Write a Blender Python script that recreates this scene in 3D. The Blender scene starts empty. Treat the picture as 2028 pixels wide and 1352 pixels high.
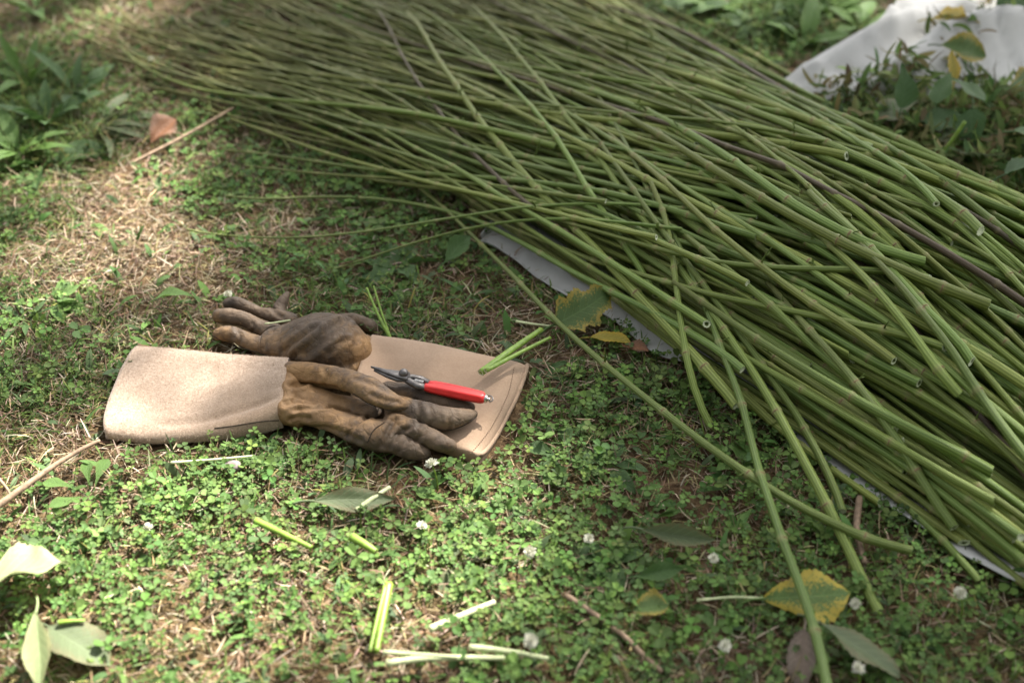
import bpy, math, random
import numpy as np
from mathutils import Vector, Matrix, Euler
from mathutils.bvhtree import BVHTree

random.seed(7)
R = np.random.default_rng(11)
SC = bpy.context.scene
COL = SC.collection
rad = math.radians

# ------------------------------------------------------------------ camera
CAM_H, PITCH, LENS = 1.05, rad(38.0), 50.0
cam = bpy.data.cameras.new('camera')
cam.lens = LENS; cam.sensor_width = 36.0; cam.clip_start = 0.02; cam.clip_end = 400
cam.dof.use_dof = True; cam.dof.focus_distance = 1.60; cam.dof.aperture_fstop = 2.8
cam.dof.aperture_blades = 9
cam_o = bpy.data.objects.new('camera', cam); COL.objects.link(cam_o)
cam_o.location = (0, 0, CAM_H); cam_o.rotation_euler = (math.pi/2 - PITCH, 0, 0)
SC.camera = cam_o

# ------------------------------------------------------------------ sky, sun, exposure
SUN_TO = np.array([0.36, 0.50, 0.79]); SUN_TO = SUN_TO/np.linalg.norm(SUN_TO)
w = bpy.data.worlds.new('World'); SC.world = w; w.use_nodes = True
nt = w.node_tree; nt.nodes.clear()
sky = nt.nodes.new('ShaderNodeTexSky'); sky.sky_type = 'NISHITA'; sky.sun_disc = False
sky.sun_elevation = math.asin(SUN_TO[2]); sky.sun_rotation = math.atan2(SUN_TO[0], SUN_TO[1])
sky.air_density = 1.0; sky.dust_density = 3.0; sky.ozone_density = 1.0
hsv = nt.nodes.new('ShaderNodeHueSaturation'); hsv.inputs['Saturation'].default_value = 0.15
bg = nt.nodes.new('ShaderNodeBackground'); bg.inputs['Strength'].default_value = 0.066
wo = nt.nodes.new('ShaderNodeOutputWorld')
nt.links.new(sky.outputs[0], hsv.inputs['Color']); nt.links.new(hsv.outputs[0], bg.inputs[0])
nt.links.new(bg.outputs[0], wo.inputs[0])
sun = bpy.data.lights.new('sun', 'SUN'); sun.energy = 5.0; sun.angle = rad(0.9); sun.color = (1.0, 0.95, 0.87)
sun_o = bpy.data.objects.new('sun', sun); COL.objects.link(sun_o)
sun_o.location = (4, 6, 9)
sun_o.rotation_euler = Vector((-SUN_TO[0], -SUN_TO[1], -SUN_TO[2])).to_track_quat('-Z', 'Y').to_euler()
SC.view_settings.view_transform = 'Standard'; SC.view_settings.look = 'None'
SC.view_settings.exposure = 2.42; SC.view_settings.gamma = 1.0
SC.view_settings.use_curve_mapping = False
SC.cycles.use_denoising = True
SC.cycles.max_bounces = 7; SC.cycles.transmission_bounces = 4; SC.cycles.transparent_max_bounces = 4

# ------------------------------------------------------------------ helpers
FPX = LENS/36.0*2028.0
def P(px, py, z=0.0):
    """photograph survey: the world point at height z seen at a pixel of the 2028x1352 photograph"""
    x = (px-1014)/FPX; y = -(py-676)/FPX
    c, s = math.cos(PITCH), math.sin(PITCH)
    d = np.array([x, c+y*s, -s+y*c]); t = (z-CAM_H)/d[2]
    return d*t + np.array([0, 0, CAM_H])
def toPix(p):
    p = np.asarray(p, float); c, s = math.cos(PITCH), math.sin(PITCH)
    y, z = p[..., 1], p[..., 2]-CAM_H
    dep = y*c - z*s; up = y*s + z*c
    return np.stack([1014+FPX*p[..., 0]/dep, 676-FPX*up/dep], -1)
def _hash(ix, iy, seed):
    n = (ix.astype(np.int64)*374761393 + iy.astype(np.int64)*668265263 + seed*1442695041) & 0x7fffffff
    n = ((n ^ (n >> 13))*1274126177) & 0x7fffffff
    return ((n ^ (n >> 16)) & 0xffff)/65535.0
def vnoise(x, y, f, seed=0):
    x = np.asarray(x, float)*f+100.0; y = np.asarray(y, float)*f+100.0
    ix = np.floor(x); iy = np.floor(y); fx = x-ix; fy = y-iy
    fx = fx*fx*(3-2*fx); fy = fy*fy*(3-2*fy)
    a = _hash(ix, iy, seed); b = _hash(ix+1, iy, seed); c = _hash(ix, iy+1, seed); d = _hash(ix+1, iy+1, seed)
    return (a*(1-fx)+b*fx)*(1-fy)+(c*(1-fx)+d*fx)*fy
def fbm(x, y, f, seed=0, o=3):
    s = 0; a = 0.5; tot = 0
    for k in range(o):
        s = s+a*vnoise(x, y, f*2**k, seed+k*17); tot += a; a *= .5
    return s/tot
def ground_z(x, y):
    near = np.exp(-((np.asarray(x))**2+(np.asarray(y)-1.5)**2)/30.0)
    return (fbm(x, y, 5, 3)-0.5)*0.012*near + (fbm(x, y, 22, 5, 2)-0.5)*0.006*near
def smooth(me, on=True):
    me.polygons.foreach_set('use_smooth', np.full(len(me.polygons), on))
def mesh(name, V, F, mat=None, sm=True, uv=None, attrs=None, col=None):
    """V (n,3); F (m,3) or (m,4) array or ragged list"""
    me = bpy.data.meshes.new(name); V = np.asarray(V, np.float32)
    if isinstance(F, np.ndarray):
        m, k = F.shape
        me.vertices.add(len(V)); me.vertices.foreach_set('co', V.ravel())
        me.loops.add(m*k); me.loops.foreach_set('vertex_index', F.astype(np.int32).ravel())
        me.polygons.add(m); me.polygons.foreach_set('loop_start', np.arange(0, m*k, k, dtype=np.int32))
        me.polygons.foreach_set('loop_total', np.full(m, k, np.int32))
        me.update(calc_edges=True)
    else:
        me.from_pydata([tuple(v) for v in V], [], F); me.update()
    if uv is not None:
        l = me.uv_layers.new(name='UVMap')
        vi = np.empty(len(me.loops), np.int32); me.loops.foreach_get('vertex_index', vi)
        l.data.foreach_set('uv', np.asarray(uv, np.float32)[vi].ravel())
    for k, a in (attrs or {}).items():
        at = me.attributes.new(k, 'FLOAT', 'POINT'); at.data.foreach_set('value', np.asarray(a, np.float32))
    if col is not None:
        c4 = np.ones((len(V), 4), np.float32); c4[:, :3] = col
        at = me.attributes.new('Col', 'FLOAT_COLOR', 'POINT'); at.data.foreach_set('color', c4.ravel())
    if mat: me.materials.append(mat)
    smooth(me, sm)
    return me
def ob(name, me, parent=None, loc=(0, 0, 0), rot=(0, 0, 0), scale=(1, 1, 1), label=None, cat=None, group=None, kind=None):
    o = bpy.data.objects.new(name, me); COL.objects.link(o)
    o.location = loc; o.rotation_euler = rot; o.scale = scale
    if parent: o.parent = parent
    if label: o['label'] = label
    if cat: o['category'] = cat
    if group: o['group'] = group
    if kind: o['kind'] = kind
    return o
def wob(name, V, F, origin, mat=None, parent=None, porigin=None, **kw):
    """object from world-space vertices, its origin at `origin`"""
    mk = {k: kw.pop(k) for k in ('sm', 'uv', 'attrs', 'col') if k in kw}
    origin = np.asarray(origin, float)
    me = mesh(name, np.asarray(V)-origin, F, mat, **mk)
    loc = origin - (np.asarray(porigin, float) if porigin is not None else 0)
    return ob(name, me, parent, tuple(loc), **kw)
def tube(path, r, n=8, flat=1.0, cap=True):
    path = np.asarray(path, float); m = len(path)
    r = np.broadcast_to(np.asarray(r, float), (m,))
    T = np.gradient(path, axis=0); T /= np.linalg.norm(T, axis=1)[:, None]+1e-12
    up = np.array([0, 0, 1.0]); N = np.cross(T, up)
    bad = np.linalg.norm(N, axis=1) < 1e-3; N[bad] = [1, 0, 0]
    N /= np.linalg.norm(N, axis=1)[:, None]; B = np.cross(N, T)
    a = np.arange(n)/n*2*np.pi
    V = (path[:, None]+(N[:, None]*np.cos(a)[None, :, None]+B[:, None]*np.sin(a)[None, :, None]*flat)*r[:, None, None]).reshape(-1, 3)
    i = np.arange(m-1)[:, None]*n; j = np.arange(n)[None, :]; j2 = (j+1) % n
    F = np.stack([i+j, i+j2, i+n+j2, i+n+j], -1).reshape(-1, 4)
    F = [tuple(f) for f in F]
    if cap: F += [tuple(range(n))[::-1], tuple(range((m-1)*n, m*n))]
    return V, F
def merge(parts):
    Vs, Fs, o = [], [], 0
    for V, F in parts:
        Vs.append(np.asarray(V, float)); Fs += [tuple(int(k)+o for k in f) for f in F]; o += len(V)
    return np.concatenate(Vs), Fs
def spline(pts, n):
    """Catmull-Rom through pts, n samples evenly spaced along its length"""
    p = np.asarray(pts, float)
    if len(p) == 2: return p[0]+(p[1]-p[0])*np.linspace(0, 1, n)[:, None]
    q = np.vstack([2*p[0]-p[1], p, 2*p[-1]-p[-2]]); out = []
    for i in range(len(p)-1):
        a, b, c, d = q[i:i+4]; t = np.linspace(0, 1, 14, endpoint=False)[:, None]
        out.append(0.5*((2*b)+(-a+c)*t+(2*a-5*b+4*c-d)*t**2+(-a+3*b-3*c+d)*t**3))
    out = np.vstack(out+[p[-1:]])
    s = np.r_[0, np.cumsum(np.linalg.norm(np.diff(out, axis=0), axis=1))]
    u = np.linspace(0, s[-1], n)
    return np.stack([np.interp(u, s, out[:, k]) for k in range(p.shape[1])], -1)

# ------------------------------------------------------------------ materials
class NT:
    def __init__(s, name):
        s.m = bpy.data.materials.new(name); s.m.use_nodes = True; s.t = s.m.node_tree
        s.b = s.t.nodes['Principled BSDF']; s.out = s.t.nodes['Material Output']
    def n(s, t, **kw):
        nd = s.t.nodes.new(t)
        for k, v in kw.items():
            if k in nd.inputs: nd.inputs[k].default_value = v
            else: setattr(nd, k, v)
        return nd
    def l(s, a, b): s.t.links.new(a, b)
    def noise(s, scale, detail=4, rough=.55, vec=None, lac=2.0):
        nd = s.n('ShaderNodeTexNoise'); nd.inputs['Scale'].default_value = scale; nd.inputs['Detail'].default_value = detail
        nd.inputs['Roughness'].default_value = rough
        if vec is not None: s.l(vec, nd.inputs['Vector'])
        return nd.outputs['Fac']
    def ramp(s, fac, stops):
        r = s.n('ShaderNodeValToRGB'); e = r.color_ramp.elements
        while len(e) < len(stops): e.new(.5)
        for k, (p, c) in enumerate(stops):
            e[k].position = p; e[k].color = (*c, 1) if len(c) == 3 else c
        s.l(fac, r.inputs[0]); return r.outputs[0]
    def mix(s, fac, a, b, mode='MIX'):
        m = s.n('ShaderNodeMix', data_type='RGBA', blend_type=mode)
        for sock, v in ((m.inputs[0], fac), (m.inputs[6], a), (m.inputs[7], b)):
            if hasattr(v, 'links') or isinstance(v, bpy.types.NodeSocket): s.l(v, sock)
            elif isinstance(v, (int, float)): sock.default_value = v
            else: sock.default_value = (*v, 1)
        return m.outputs[2]
    def math(s, op, a, b=0.0, c=0.0, clamp=False):
        m = s.n('ShaderNodeMath', operation=op, use_clamp=clamp)
        for sock, v in ((m.inputs[0], a), (m.inputs[1], b), (m.inputs[2], c)):
            if isinstance(v, bpy.types.NodeSocket): s.l(v, sock)
            else: sock.default_value = v
        return m.outputs[0]
    def attr(s, name, kind='Fac'):
        a = s.n('ShaderNodeAttribute', attribute_name=name); return a.outputs[kind]
    def obj(s): return s.n('ShaderNodeTexCoord').outputs['Object']
    def uv(s): return s.n('ShaderNodeTexCoord').outputs['UV']
    def bump(s, h, strength=.4, dist=.002):
        b = s.n('ShaderNodeBump'); b.inputs['Strength'].default_value = strength; b.inputs['Distance'].default_value = dist
        s.l(h, b.inputs['Height']); s.l(b.outputs[0], s.b.inputs['Normal'])
    def fin(s, col=None, rough=.6, spec=.4, metal=0.0, trans=0.0):
        b = s.b
        if col is not None:
            if isinstance(col, bpy.types.NodeSocket): s.l(col, b.inputs['Base Color'])
            else: b.inputs['Base Color'].default_value = (*col, 1)
        if isinstance(rough, bpy.types.NodeSocket): s.l(rough, b.inputs['Roughness'])
        else: b.inputs['Roughness'].default_value = rough
        b.inputs['Specular IOR Level'].default_value = spec; b.inputs['Metallic'].default_value = metal
        if trans > 0:
            tr = s.n('ShaderNodeBsdfTranslucent'); mx = s.n('ShaderNodeMixShader'); mx.inputs[0].default_value = trans
            if isinstance(col, bpy.types.NodeSocket): s.l(col, tr.inputs[0])
            else: tr.inputs[0].default_value = (*col, 1)
            s.l(b.outputs[0], mx.inputs[1]); s.l(tr.outputs[0], mx.inputs[2]); s.l(mx.outputs[0], s.out.inputs[0])
        return s.m

def mat_ground():
    t = NT('soil_and_thatch'); o = t.obj()
    a = t.noise(55, 6, .65, o); b = t.noise(7, 4, .6, o); c = t.noise(260, 3, .7, o)
    soil = t.ramp(a, [(.30, (.030, .019, .011)), (.48, (.085, .052, .028)), (.62, (.19, .125, .068)), (.8, (.30, .21, .12))])
    moss = t.ramp(c, [(.3, (.035, .035, .012)), (.7, (.14, .12, .045))])
    fac = t.ramp(b, [(.45, (0, 0, 0)), (.62, (1, 1, 1))])
    far = t.noise(3.0, 5, .6, o)
    t.bump(t.math('ADD', a, c), .8, .006)
    return t.fin(t.mix(t.math('MULTIPLY', fac, .5), soil, moss), .95, .1)
def mat_col(name, rough=.55, spec=.35, trans=.25):
    t = NT(name); return t.fin(t.attr('Col', 'Color'), rough, spec, 0, trans)
def mat_stalk(name, lo, mid, hi, node):
    t = NT(name); uvn = t.uv()
    sep = t.n('ShaderNodeSeparateXYZ'); t.l(uvn, sep.inputs[0])
    oi = t.n('ShaderNodeObjectInfo')
    # long fibres: noise stretched along the stem
    mp = t.n('ShaderNodeMapping'); t.l(uvn, mp.inputs[0]); mp.inputs['Scale'].default_value = (26, 9, 1)
    off = t.n('ShaderNodeCombineXYZ'); t.l(oi.outputs['Random'], off.inputs[2])
    va = t.n('ShaderNodeVectorMath', operation='ADD'); t.l(mp.outputs[0], va.inputs[0])
    sc = t.n('ShaderNodeVectorMath', operation='SCALE'); t.l(off.outputs[0], sc.inputs[0]); sc.inputs['Scale'].default_value = 40
    t.l(sc.outputs[0], va.inputs[1])
    fib = t.noise(1, 3, .6, va.outputs[0])
    mp2 = t.n('ShaderNodeMapping'); t.l(va.outputs[0], mp2.inputs[0]); mp2.inputs['Scale'].default_value = (.3, 5, 1)
    blotch = t.noise(1, 4, .7, mp2.outputs[0])
    base = t.ramp(fib, [(.28, lo), (.5, mid), (.72, hi)])
    # ridge tops are paler than the grooves between them
    base = t.mix(t.math('MULTIPLY', t.attr('ridge'), .6), t.mix(.55, base, lo), hi)
    hs = t.n('ShaderNodeHueSaturation'); t.l(base, hs.inputs['Color'])
    r2 = t.math('MULTIPLY_ADD', oi.outputs['Random'], .045, .477)
    t.l(r2, hs.inputs['Hue'])
    v2 = t.math('MULTIPLY', oi.outputs['Random'], 7.31); v3 = t.math('FRACT', v2)
    v4 = t.math('MULTIPLY_ADD', v3, .5, .74)
    t.l(v4, hs.inputs['Value'])
    base = hs.outputs[0]
    base = t.mix(t.attr('tip'), base, (.115, .095, .032))
    spots = t.ramp(blotch, [(.60, (0, 0, 0)), (.72, (1, 1, 1))])
    base = t.mix(t.math('MULTIPLY', spots, .55), base, (.10, .062, .028))
    base = t.mix(t.attr('node'), base, node)
    t.bump(fib, .5, .0012)
    return t.fin(base, .48, .30)
def mat_leaf(name, c0, c1, spot, edge=.6, spots=.62, trans=.3):
    t = NT(name); uvn = t.uv(); o = t.obj()
    sep = t.n('ShaderNodeSeparateXYZ'); t.l(uvn, sep.inputs[0])
    s = t.math('ABSOLUTE', t.math('MULTIPLY_ADD', sep.outputs[0], 2.0, -1.0))
    v = sep.outputs[1]
    nz = t.noise(30, 5, .68, o)
    e = t.math('ADD', s, t.math('MULTIPLY', t.math('SUBTRACT', nz, .5), 2.4))
    fac = t.ramp(e, [(max(0, edge-.16), (0, 0, 0)), (min(1, edge+.16), (1, 1, 1))])
    col = t.mix(fac, c0, c1)
    # side veins run forward from the midrib
    q = t.math('FRACT', t.math('MULTIPLY', t.math('SUBTRACT', v, t.math('MULTIPLY', s, .22)), 7.5))
    vein = t.ramp(q, [(0, (1, 1, 1)), (.10, (0, 0, 0)), (.92, (0, 0, 0)), (1, (1, 1, 1))])
    mid = t.ramp(s, [(0, (1, 1, 1)), (.06, (0, 0, 0))])
    vv = t.math('MAXIMUM', vein, mid)
    pale = tuple(min(.6, k*1.5+.03) for k in c0)
    col = t.mix(t.math('MULTIPLY', vv, .5), col, pale)
    sp = t.ramp(t.noise(60, 5, .7, o), [(spots, (0, 0, 0)), (min(.99, spots+.05), (1, 1, 1))])
    col = t.mix(sp, col, spot)
    col = t.mix(.25, col, t.ramp(t.noise(160, 3, .6, o), [(.3, (.0, .0, .0)), (.7, (.5, .5, .4))]), 'SOFT_LIGHT')
    t.bump(t.math('SUBTRACT', t.noise(120, 3, .6, o), t.math('MULTIPLY', vv, .6)), .5, .0015)
    return t.fin(col, .5, .4, 0, trans)
def mat_plain(name, col, rough=.5, spec=.5, metal=0.0, var=.25, scale=60, bump=.15, trans=0):
    t = NT(name); o = t.obj()
    n = t.noise(scale, 5, .65, o)
    dk = tuple(c*(1-var) for c in col); lt = tuple(min(1, c*(1+var)) for c in col)
    if bump: t.bump(n, bump, .001)
    return t.fin(t.ramp(n, [(.3, dk), (.7, lt)]), rough, spec, metal, trans)
def mat_suede(name, a, b, dirt, fuzz=1.0):
    t = NT(name); o = t.obj()
    n1 = t.noise(420, 4, .75, o); n2 = t.noise(11, 5, .6, o); n3 = t.noise(140, 4, .7, o)
    c = t.mix(t.ramp(n1, [(.32, (0, 0, 0)), (.68, (1, 1, 1))]), a, b)
    c = t.mix(t.math('MULTIPLY', t.ramp(n3, [(.42, (0, 0, 0)), (.66, (1, 1, 1))]), .35*fuzz), c, dirt)
    c = t.mix(t.math('MULTIPLY', t.ramp(n2, [(.45, (0, 0, 0)), (.75, (1, 1, 1))]), .45), c, dirt)
    c = t.mix(t.math('MULTIPLY', t.attr('stain'), .9), c, dirt)
    t.bump(t.math('ADD', n1, t.math('MULTIPLY', n3, .8)), .55*fuzz, .0012)
    t.b.inputs['Sheen Weight'].default_value = .25*fuzz; t.b.inputs['Sheen Roughness'].default_value = .6
    return t.fin(c, .92, .15)
def mat_leather(name):
    t = NT(name); o = t.obj()
    n1 = t.noise(28, 6, .62, o); n2 = t.noise(380, 4, .7, o); n3 = t.noise(70, 5, .7, o)
    dark = t.ramp(n1, [(.30, (.034, .0225, .0145)), (.5, (.080, .053, .033)), (.70, (.150, .101, .062))])
    och = t.ramp(n3, [(.3, (.13, .066, .022)), (.55, (.24, .135, .055)), (.75, (.33, .205, .10))])
    f = t.math('ADD', t.attr('ochre'), t.math('MULTIPLY', t.math('SUBTRACT', n3, .5), 1.0))
    f = t.ramp(f, [(.18, (0, 0, 0)), (.70, (1, 1, 1))])
    c = t.mix(f, dark, och)
    c = t.mix(t.math('MULTIPLY', t.ramp(t.noise(17, 4, .6, o), [(.5, (0, 0, 0)), (.7, (1, 1, 1))]), .35), c, (.090, .072, .056))
    sp = t.ramp(t.noise(330, 2, .5, o), [(.735, (0, 0, 0)), (.76, (1, 1, 1))])
    c = t.mix(t.math('MULTIPLY', sp, .5), c, (.35, .28, .2))
    wp = t.n('ShaderNodeVectorMath', operation='ADD'); t.l(o, wp.inputs[0])
    nzv = t.n('ShaderNodeTexNoise'); nzv.inputs['Scale'].default_value = 40; t.l(o, nzv.inputs['Vector'])
    scv = t.n('ShaderNodeVectorMath', operation='SCALE'); scv.inputs['Scale'].default_value = .03; t.l(nzv.outputs['Color'], scv.inputs[0]); t.l(scv.outputs[0], wp.inputs[1])
    vo = t.n('ShaderNodeTexVoronoi', feature='DISTANCE_TO_EDGE'); vo.inputs['Scale'].default_value = 75; t.l(wp.outputs[0], vo.inputs['Vector'])
    crease = t.ramp(vo.outputs['Distance'], [(0, (0, 0, 0)), (.12, (1, 1, 1))])
    t.bump(t.math('ADD', t.math('ADD', t.math('MULTIPLY', n2, .5), n3), t.math('MULTIPLY', crease, .35)), .6, .0018)
    rg = t.ramp(n3, [(.3, (.55, .55, .55)), (.7, (.82, .82, .82))])
    return t.fin(c, rg, .4)
def mat_sheet():
    t = NT('white_fleece'); o = t.obj()
    n1 = t.noise(9, 5, .65, o); n2 = t.noise(420, 3, .6, o)
    c = t.ramp(n1, [(.3, (.42, .415, .40)), (.6, (.54, .535, .515))])
    dirt = t.ramp(t.noise(70, 5, .75, o), [(.64, (0, 0, 0)), (.76, (1, 1, 1))])
    c = t.mix(t.math('MULTIPLY', dirt, .6), c, (.20, .17, .12))
    t.bump(n2, .25, .001)
    return t.fin(c, .8, .2, 0, .12)
M = {}
M['ground'] = mat_ground()
M['lawn'] = mat_col('lawn_leaf', .68, .22, .30)
M['straw'] = mat_col('dry_straw', .7, .2, .1)
M['stalk'] = mat_stalk('green_stalk', (.040, .072, .008), (.122, .182, .024), (.30, .362, .098), (.25, .22, .10))
M['purple'] = mat_stalk('purple_stalk', (.040, .028, .018), (.085, .060, .036), (.15, .12, .07), (.20, .17, .10))
M['cut'] = mat_plain('pale_pith', (.56, .60, .41), .7, .2, 0, .25, 900, .3)
M['hollow'] = mat_plain('stalk_inside', (.12, .15, .05), .8, .1)
M['scar'] = mat_plain('node_scar', (.19, .135, .070), .75, .2, 0, .5, 500, .3)
M['sheet'] = mat_sheet()
M['suede'] = mat_suede('tan_suede', (.31, .215, .15), (.53, .41, .315), (.20, .135, .085))
M['grain'] = mat_suede('tan_grain_leather', (.33, .228, .155), (.42, .30, .21), (.23, .15, .095), .35)
M['leather'] = mat_leather('worn_brown_leather')
M['thread'] = mat_plain('thread', (.27, .185, .13), .8, .2)
M['seam'] = mat_plain('dark_seam', (.030, .022, .016), .7, .2)
M['red'] = mat_plain('red_grip', (.56, .018, .016), .38, .45, 0, .10, 90, .08)
M['steel'] = mat_plain('worn_steel', (.13, .12, .115), .42, .5, .85, .5, 160, .25)
M['chrome'] = mat_plain('bright_steel', (.50, .48, .46), .22, .5, 1.0, .2, 160, .1)
M['twig'] = mat_plain('dry_twig', (.22, .155, .105), .8, .2, 0, .45, 140, .5)
M['white'] = mat_plain('clover_petal', (.74, .73, .62), .6, .2, 0, .12, 300, .1, .3)
M['greenstem'] = mat_plain('fresh_green_stem', (.17, .27, .035), .45, .4, 0, .35, 160, .2, .1)
M['palestem'] = mat_plain('split_pale_stem', (.46, .50, .28), .6, .3, 0, .3, 160, .2, .1)
M['bark'] = mat_plain('bark', (.11, .085, .06), .9, .1, 0, .5, 18, .8)
M['yg'] = mat_leaf('yellowing_leaf', (.075, .13, .03), (.33, .25, .045), (.12, .07, .03), .66, .68)
M['yg2'] = mat_leaf('green_and_yellow_leaf', (.10, .17, .035), (.46, .36, .05), (.14, .08, .03), .46, .70)
M['yellow'] = mat_leaf('yellow_leaf', (.30, .25, .035), (.44, .31, .035), (.10, .055, .02), .6, .60)
M['brownleaf'] = mat_leaf('brown_dead_leaf', (.23, .105, .05), (.15, .075, .04), (.08, .04, .02), .5, .62, .15)
M['greyleaf'] = mat_leaf('grey_dead_leaf', (.24, .18, .14), (.17, .13, .10), (.09, .06, .045), .5, .66, .15)
M['paleleaf'] = mat_leaf('pale_leaf', (.30, .36, .17), (.42, .42, .22), (.10, .12, .04), .7, .70)
M['weed'] = mat_leaf('weed_leaf', (.065, .13, .034), (.085, .155, .042), (.11, .10, .03), .8, .74)
M['weed2'] = mat_leaf('fresh_weed_leaf', (.10, .19, .036), (.13, .22, .045), (.16, .14, .03), .8, .74)
M['nettle'] = mat_leaf('nettle_leaf', (.045, .10, .025), (.055, .11, .028), (.08, .07, .02), .9, .74)
M['greyweed'] = mat_leaf('dull_leaf', (.12, .155, .075), (.16, .15, .075), (.17, .10, .05), .7, .66)

# ------------------------------------------------------------------ ground
def build_ground():
    n = 260
    u = np.linspace(-1, 1, n); ax = np.sign(u)*(np.abs(u)*2.2+np.abs(u)**7*70)
    X, Y = np.meshgrid(ax, ax+1.5); Z = ground_z(X, Y)
    V = np.stack([X, Y, Z], -1).reshape(-1, 3)
    i = (np.arange(n-1)[:, None]*n+np.arange(n-1)[None, :]).ravel()
    F = np.stack([i, i+1, i+n+1, i+n], -1)
    ob('ground', mesh('ground', V, F, M['ground']), kind='structure')
build_ground()

# ------------------------------------------------------------------ the tree that shades the lawn (it stands behind, out of the frame)
SUNPX = [(430, 1230, 560, 270, 1.0), (100, 1130, 380, 320, 1.0), (200, 70, 300, 110, .35), (1500, 40, 380, 90, .5), (820, 1190, 300, 220, .85), (170, 470, 300, 170, .85), (330, 770, 330, 130, .20),
         (560, 980, 420, 120, .6), (60, 820, 240, 200, .4), (1900, 1120, 110, 70, .75), (1990, 1010, 70, 60, .6), (750, 800, 200, 70, .25)]
SUNW = []
for px, py, ax_, ay_, v in SUNPX:
    c = P(px, py); SUNW.append((c[0], c[1], abs(P(px+ax_, py)[0]-c[0]), abs(P(px, py-ay_*.5)[1]-P(px, py+ay_*.5)[1]), v))
def lit(x, y):
    v = np.zeros_like(x)
    for cx, cy, ax_, ay_, a in SUNW:
        v = np.maximum(v, a*np.clip(1.25-(((x-cx)/ax_)**2+((y-cy)/ay_)**2)**.5*.75, 0, 1)**.8)
    return np.clip(v, 0, 1)
def build_tree():
    base = np.array([4.3, 6.2, 0.0])
    root = ob('shade_tree', None, loc=tuple(base), label='leafy tree out of view whose crown throws dappled shade over the lawn', cat='tree')
    cen = np.array([2.75, 5.0, 5.2])
    parts = []
    fork = base+np.array([-.3, -.2, 2.4])
    parts.append(tube(spline([base+[0, 0, -.1], base+[-.05, -.02, .9], fork], 12), np.linspace(.21, .13, 12), 10))
    tips = []
    for k in range(9):
        a = k/9*2*np.pi+.3; e = cen+np.array([1.7*math.cos(a), 1.5*math.sin(a), .9*math.sin(2.3*k)])
        midp = fork*.45+e*.55+np.array([0, 0, .35])
        pth = spline([fork-[0, 0, .1], midp, e], 14); parts.append(tube(pth, np.linspace(.075, .012, 14), 7))
        for q in (6, 9, 12):
            d = R.normal(0, .5, 3); parts.append(tube(spline([pth[q], pth[q]+d*.5+[0, 0, .1], pth[q]+d], 6), np.linspace(.02, .005, 6), 5))
    V, F = merge(parts); wob('trunk', V, F, base, M['bark'], root, base)
    # crown: single leaves, gaps where the light comes through
    n = 26000
    q = R.normal(0, 1, (n, 3)); q /= np.linalg.norm(q, axis=1)[:, None]
    c = cen+q*(R.random(n)**.38)[:, None]*np.array([2.5, 2.3, 1.25])
    t = c[:, 2]/SUN_TO[2]; g = c-t[:, None]*SUN_TO
    pxy = toPix(np.stack([g[:, 0], g[:, 1], 0*t], -1))
    inside = (pxy[:, 0] > -500) & (pxy[:, 0] < 2500) & (pxy[:, 1] > -450) & (pxy[:, 1] < 1800) & (g[:, 1] > .3)
    keep = np.where(inside, R.random(n) < -np.log(np.maximum(lit(g[:, 0], g[:, 1]), .004))/4.2, fbm(c[:, 0], c[:, 1], 1.3, 9) > .45)
    c = c[keep]; n = len(c)
    L = R.uniform(.07, .11, n); az = R.uniform(0, 2*np.pi, n); ti = R.normal(0, .45, n); ro = R.normal(0, .4, n)
    A = np.stack([np.cos(az)*np.cos(ti), np.sin(az)*np.cos(ti), np.sin(ti)], -1)
    Bv = np.cross(A, [0, 0, 1.0]); Bv /= np.linalg.norm(Bv, axis=1)[:, None]
    Nn = np.cross(Bv, A); Bv = Bv*np.cos(ro)[:, None]+Nn*np.sin(ro)[:, None]
    loc = np.array([(-.5, 0), (-.1, -.32), (.3, -.24), (.5, 0), (.3, .24), (-.1, .32)])
    V = (c[:, None]+(A[:, None]*loc[None, :, :1]+Bv[:, None]*loc[None, :, 1:])*L[:, None, None]).reshape(-1, 3)
    F = (np.arange(n)[:, None]*6+np.array([[0, 1, 5, 1, 2, 5, 2, 4, 5, 2, 3, 4]])).reshape(-1, 3)
    col = np.repeat(np.array([.06, .12, .025])*R.uniform(.7, 1.4, (n, 1)), 6, 0)
    wob('crown', V, F, base, M['lawn'], root, base, col=col, sm=False)
build_tree()
def build_sky_block():  # added out of view: blocks sky behind the camera, darkening faces turned this way
    base = np.array([0, -1.9, 0]); root = ob('sky_block_hedge', None, loc=tuple(base), label='unseen evergreen hedge added behind the camera to block sky light', cat='hedge')
    parts = [tube([(x, -2.0, 0), (x+.05, -2.0, 1.2), (x, -2.05, 3.0)], [.05, .04, .02], 7) for x in np.arange(-4, 4.1, .8)]
    V, F = merge(parts); wob('stems', V, F, base, M['bark'], root, base)
    n = 20000; c = np.stack([R.uniform(-4.6, 4.6, n), -2.0+R.choice([-1, 1], n)*(.32-R.random(n)**3*.3), R.uniform(.02, 3.4, n)], -1); c[:, 1] += (fbm(c[:, 0], c[:, 2], 1.5, 4)-.5)*.25
    k = R.random(n) < .12; c[k, 2] = 3.4+R.normal(0, .05, k.sum()); c[k, 1] = R.uniform(-2.35, -1.65, k.sum())
    d = R.normal(0, 1, (n, 3)); d /= np.linalg.norm(d, axis=1)[:, None]; s = np.cross(d, R.normal(0, 1, (n, 3))); s /= np.linalg.norm(s, axis=1)[:, None]; L = R.uniform(.05, .09, n)[:, None]
    V = np.stack([c-d*L, c+s*L*.5, c+d*L, c-s*L*.5], 1).reshape(-1, 3)
    wob('foliage', V, np.arange(n*4).reshape(-1, 4), base, M['lawn'], root, base, col=np.repeat(np.array([.04, .075, .02])*R.uniform(.7, 1.3, (n, 1)), 4, 0), sm=False)
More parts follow.
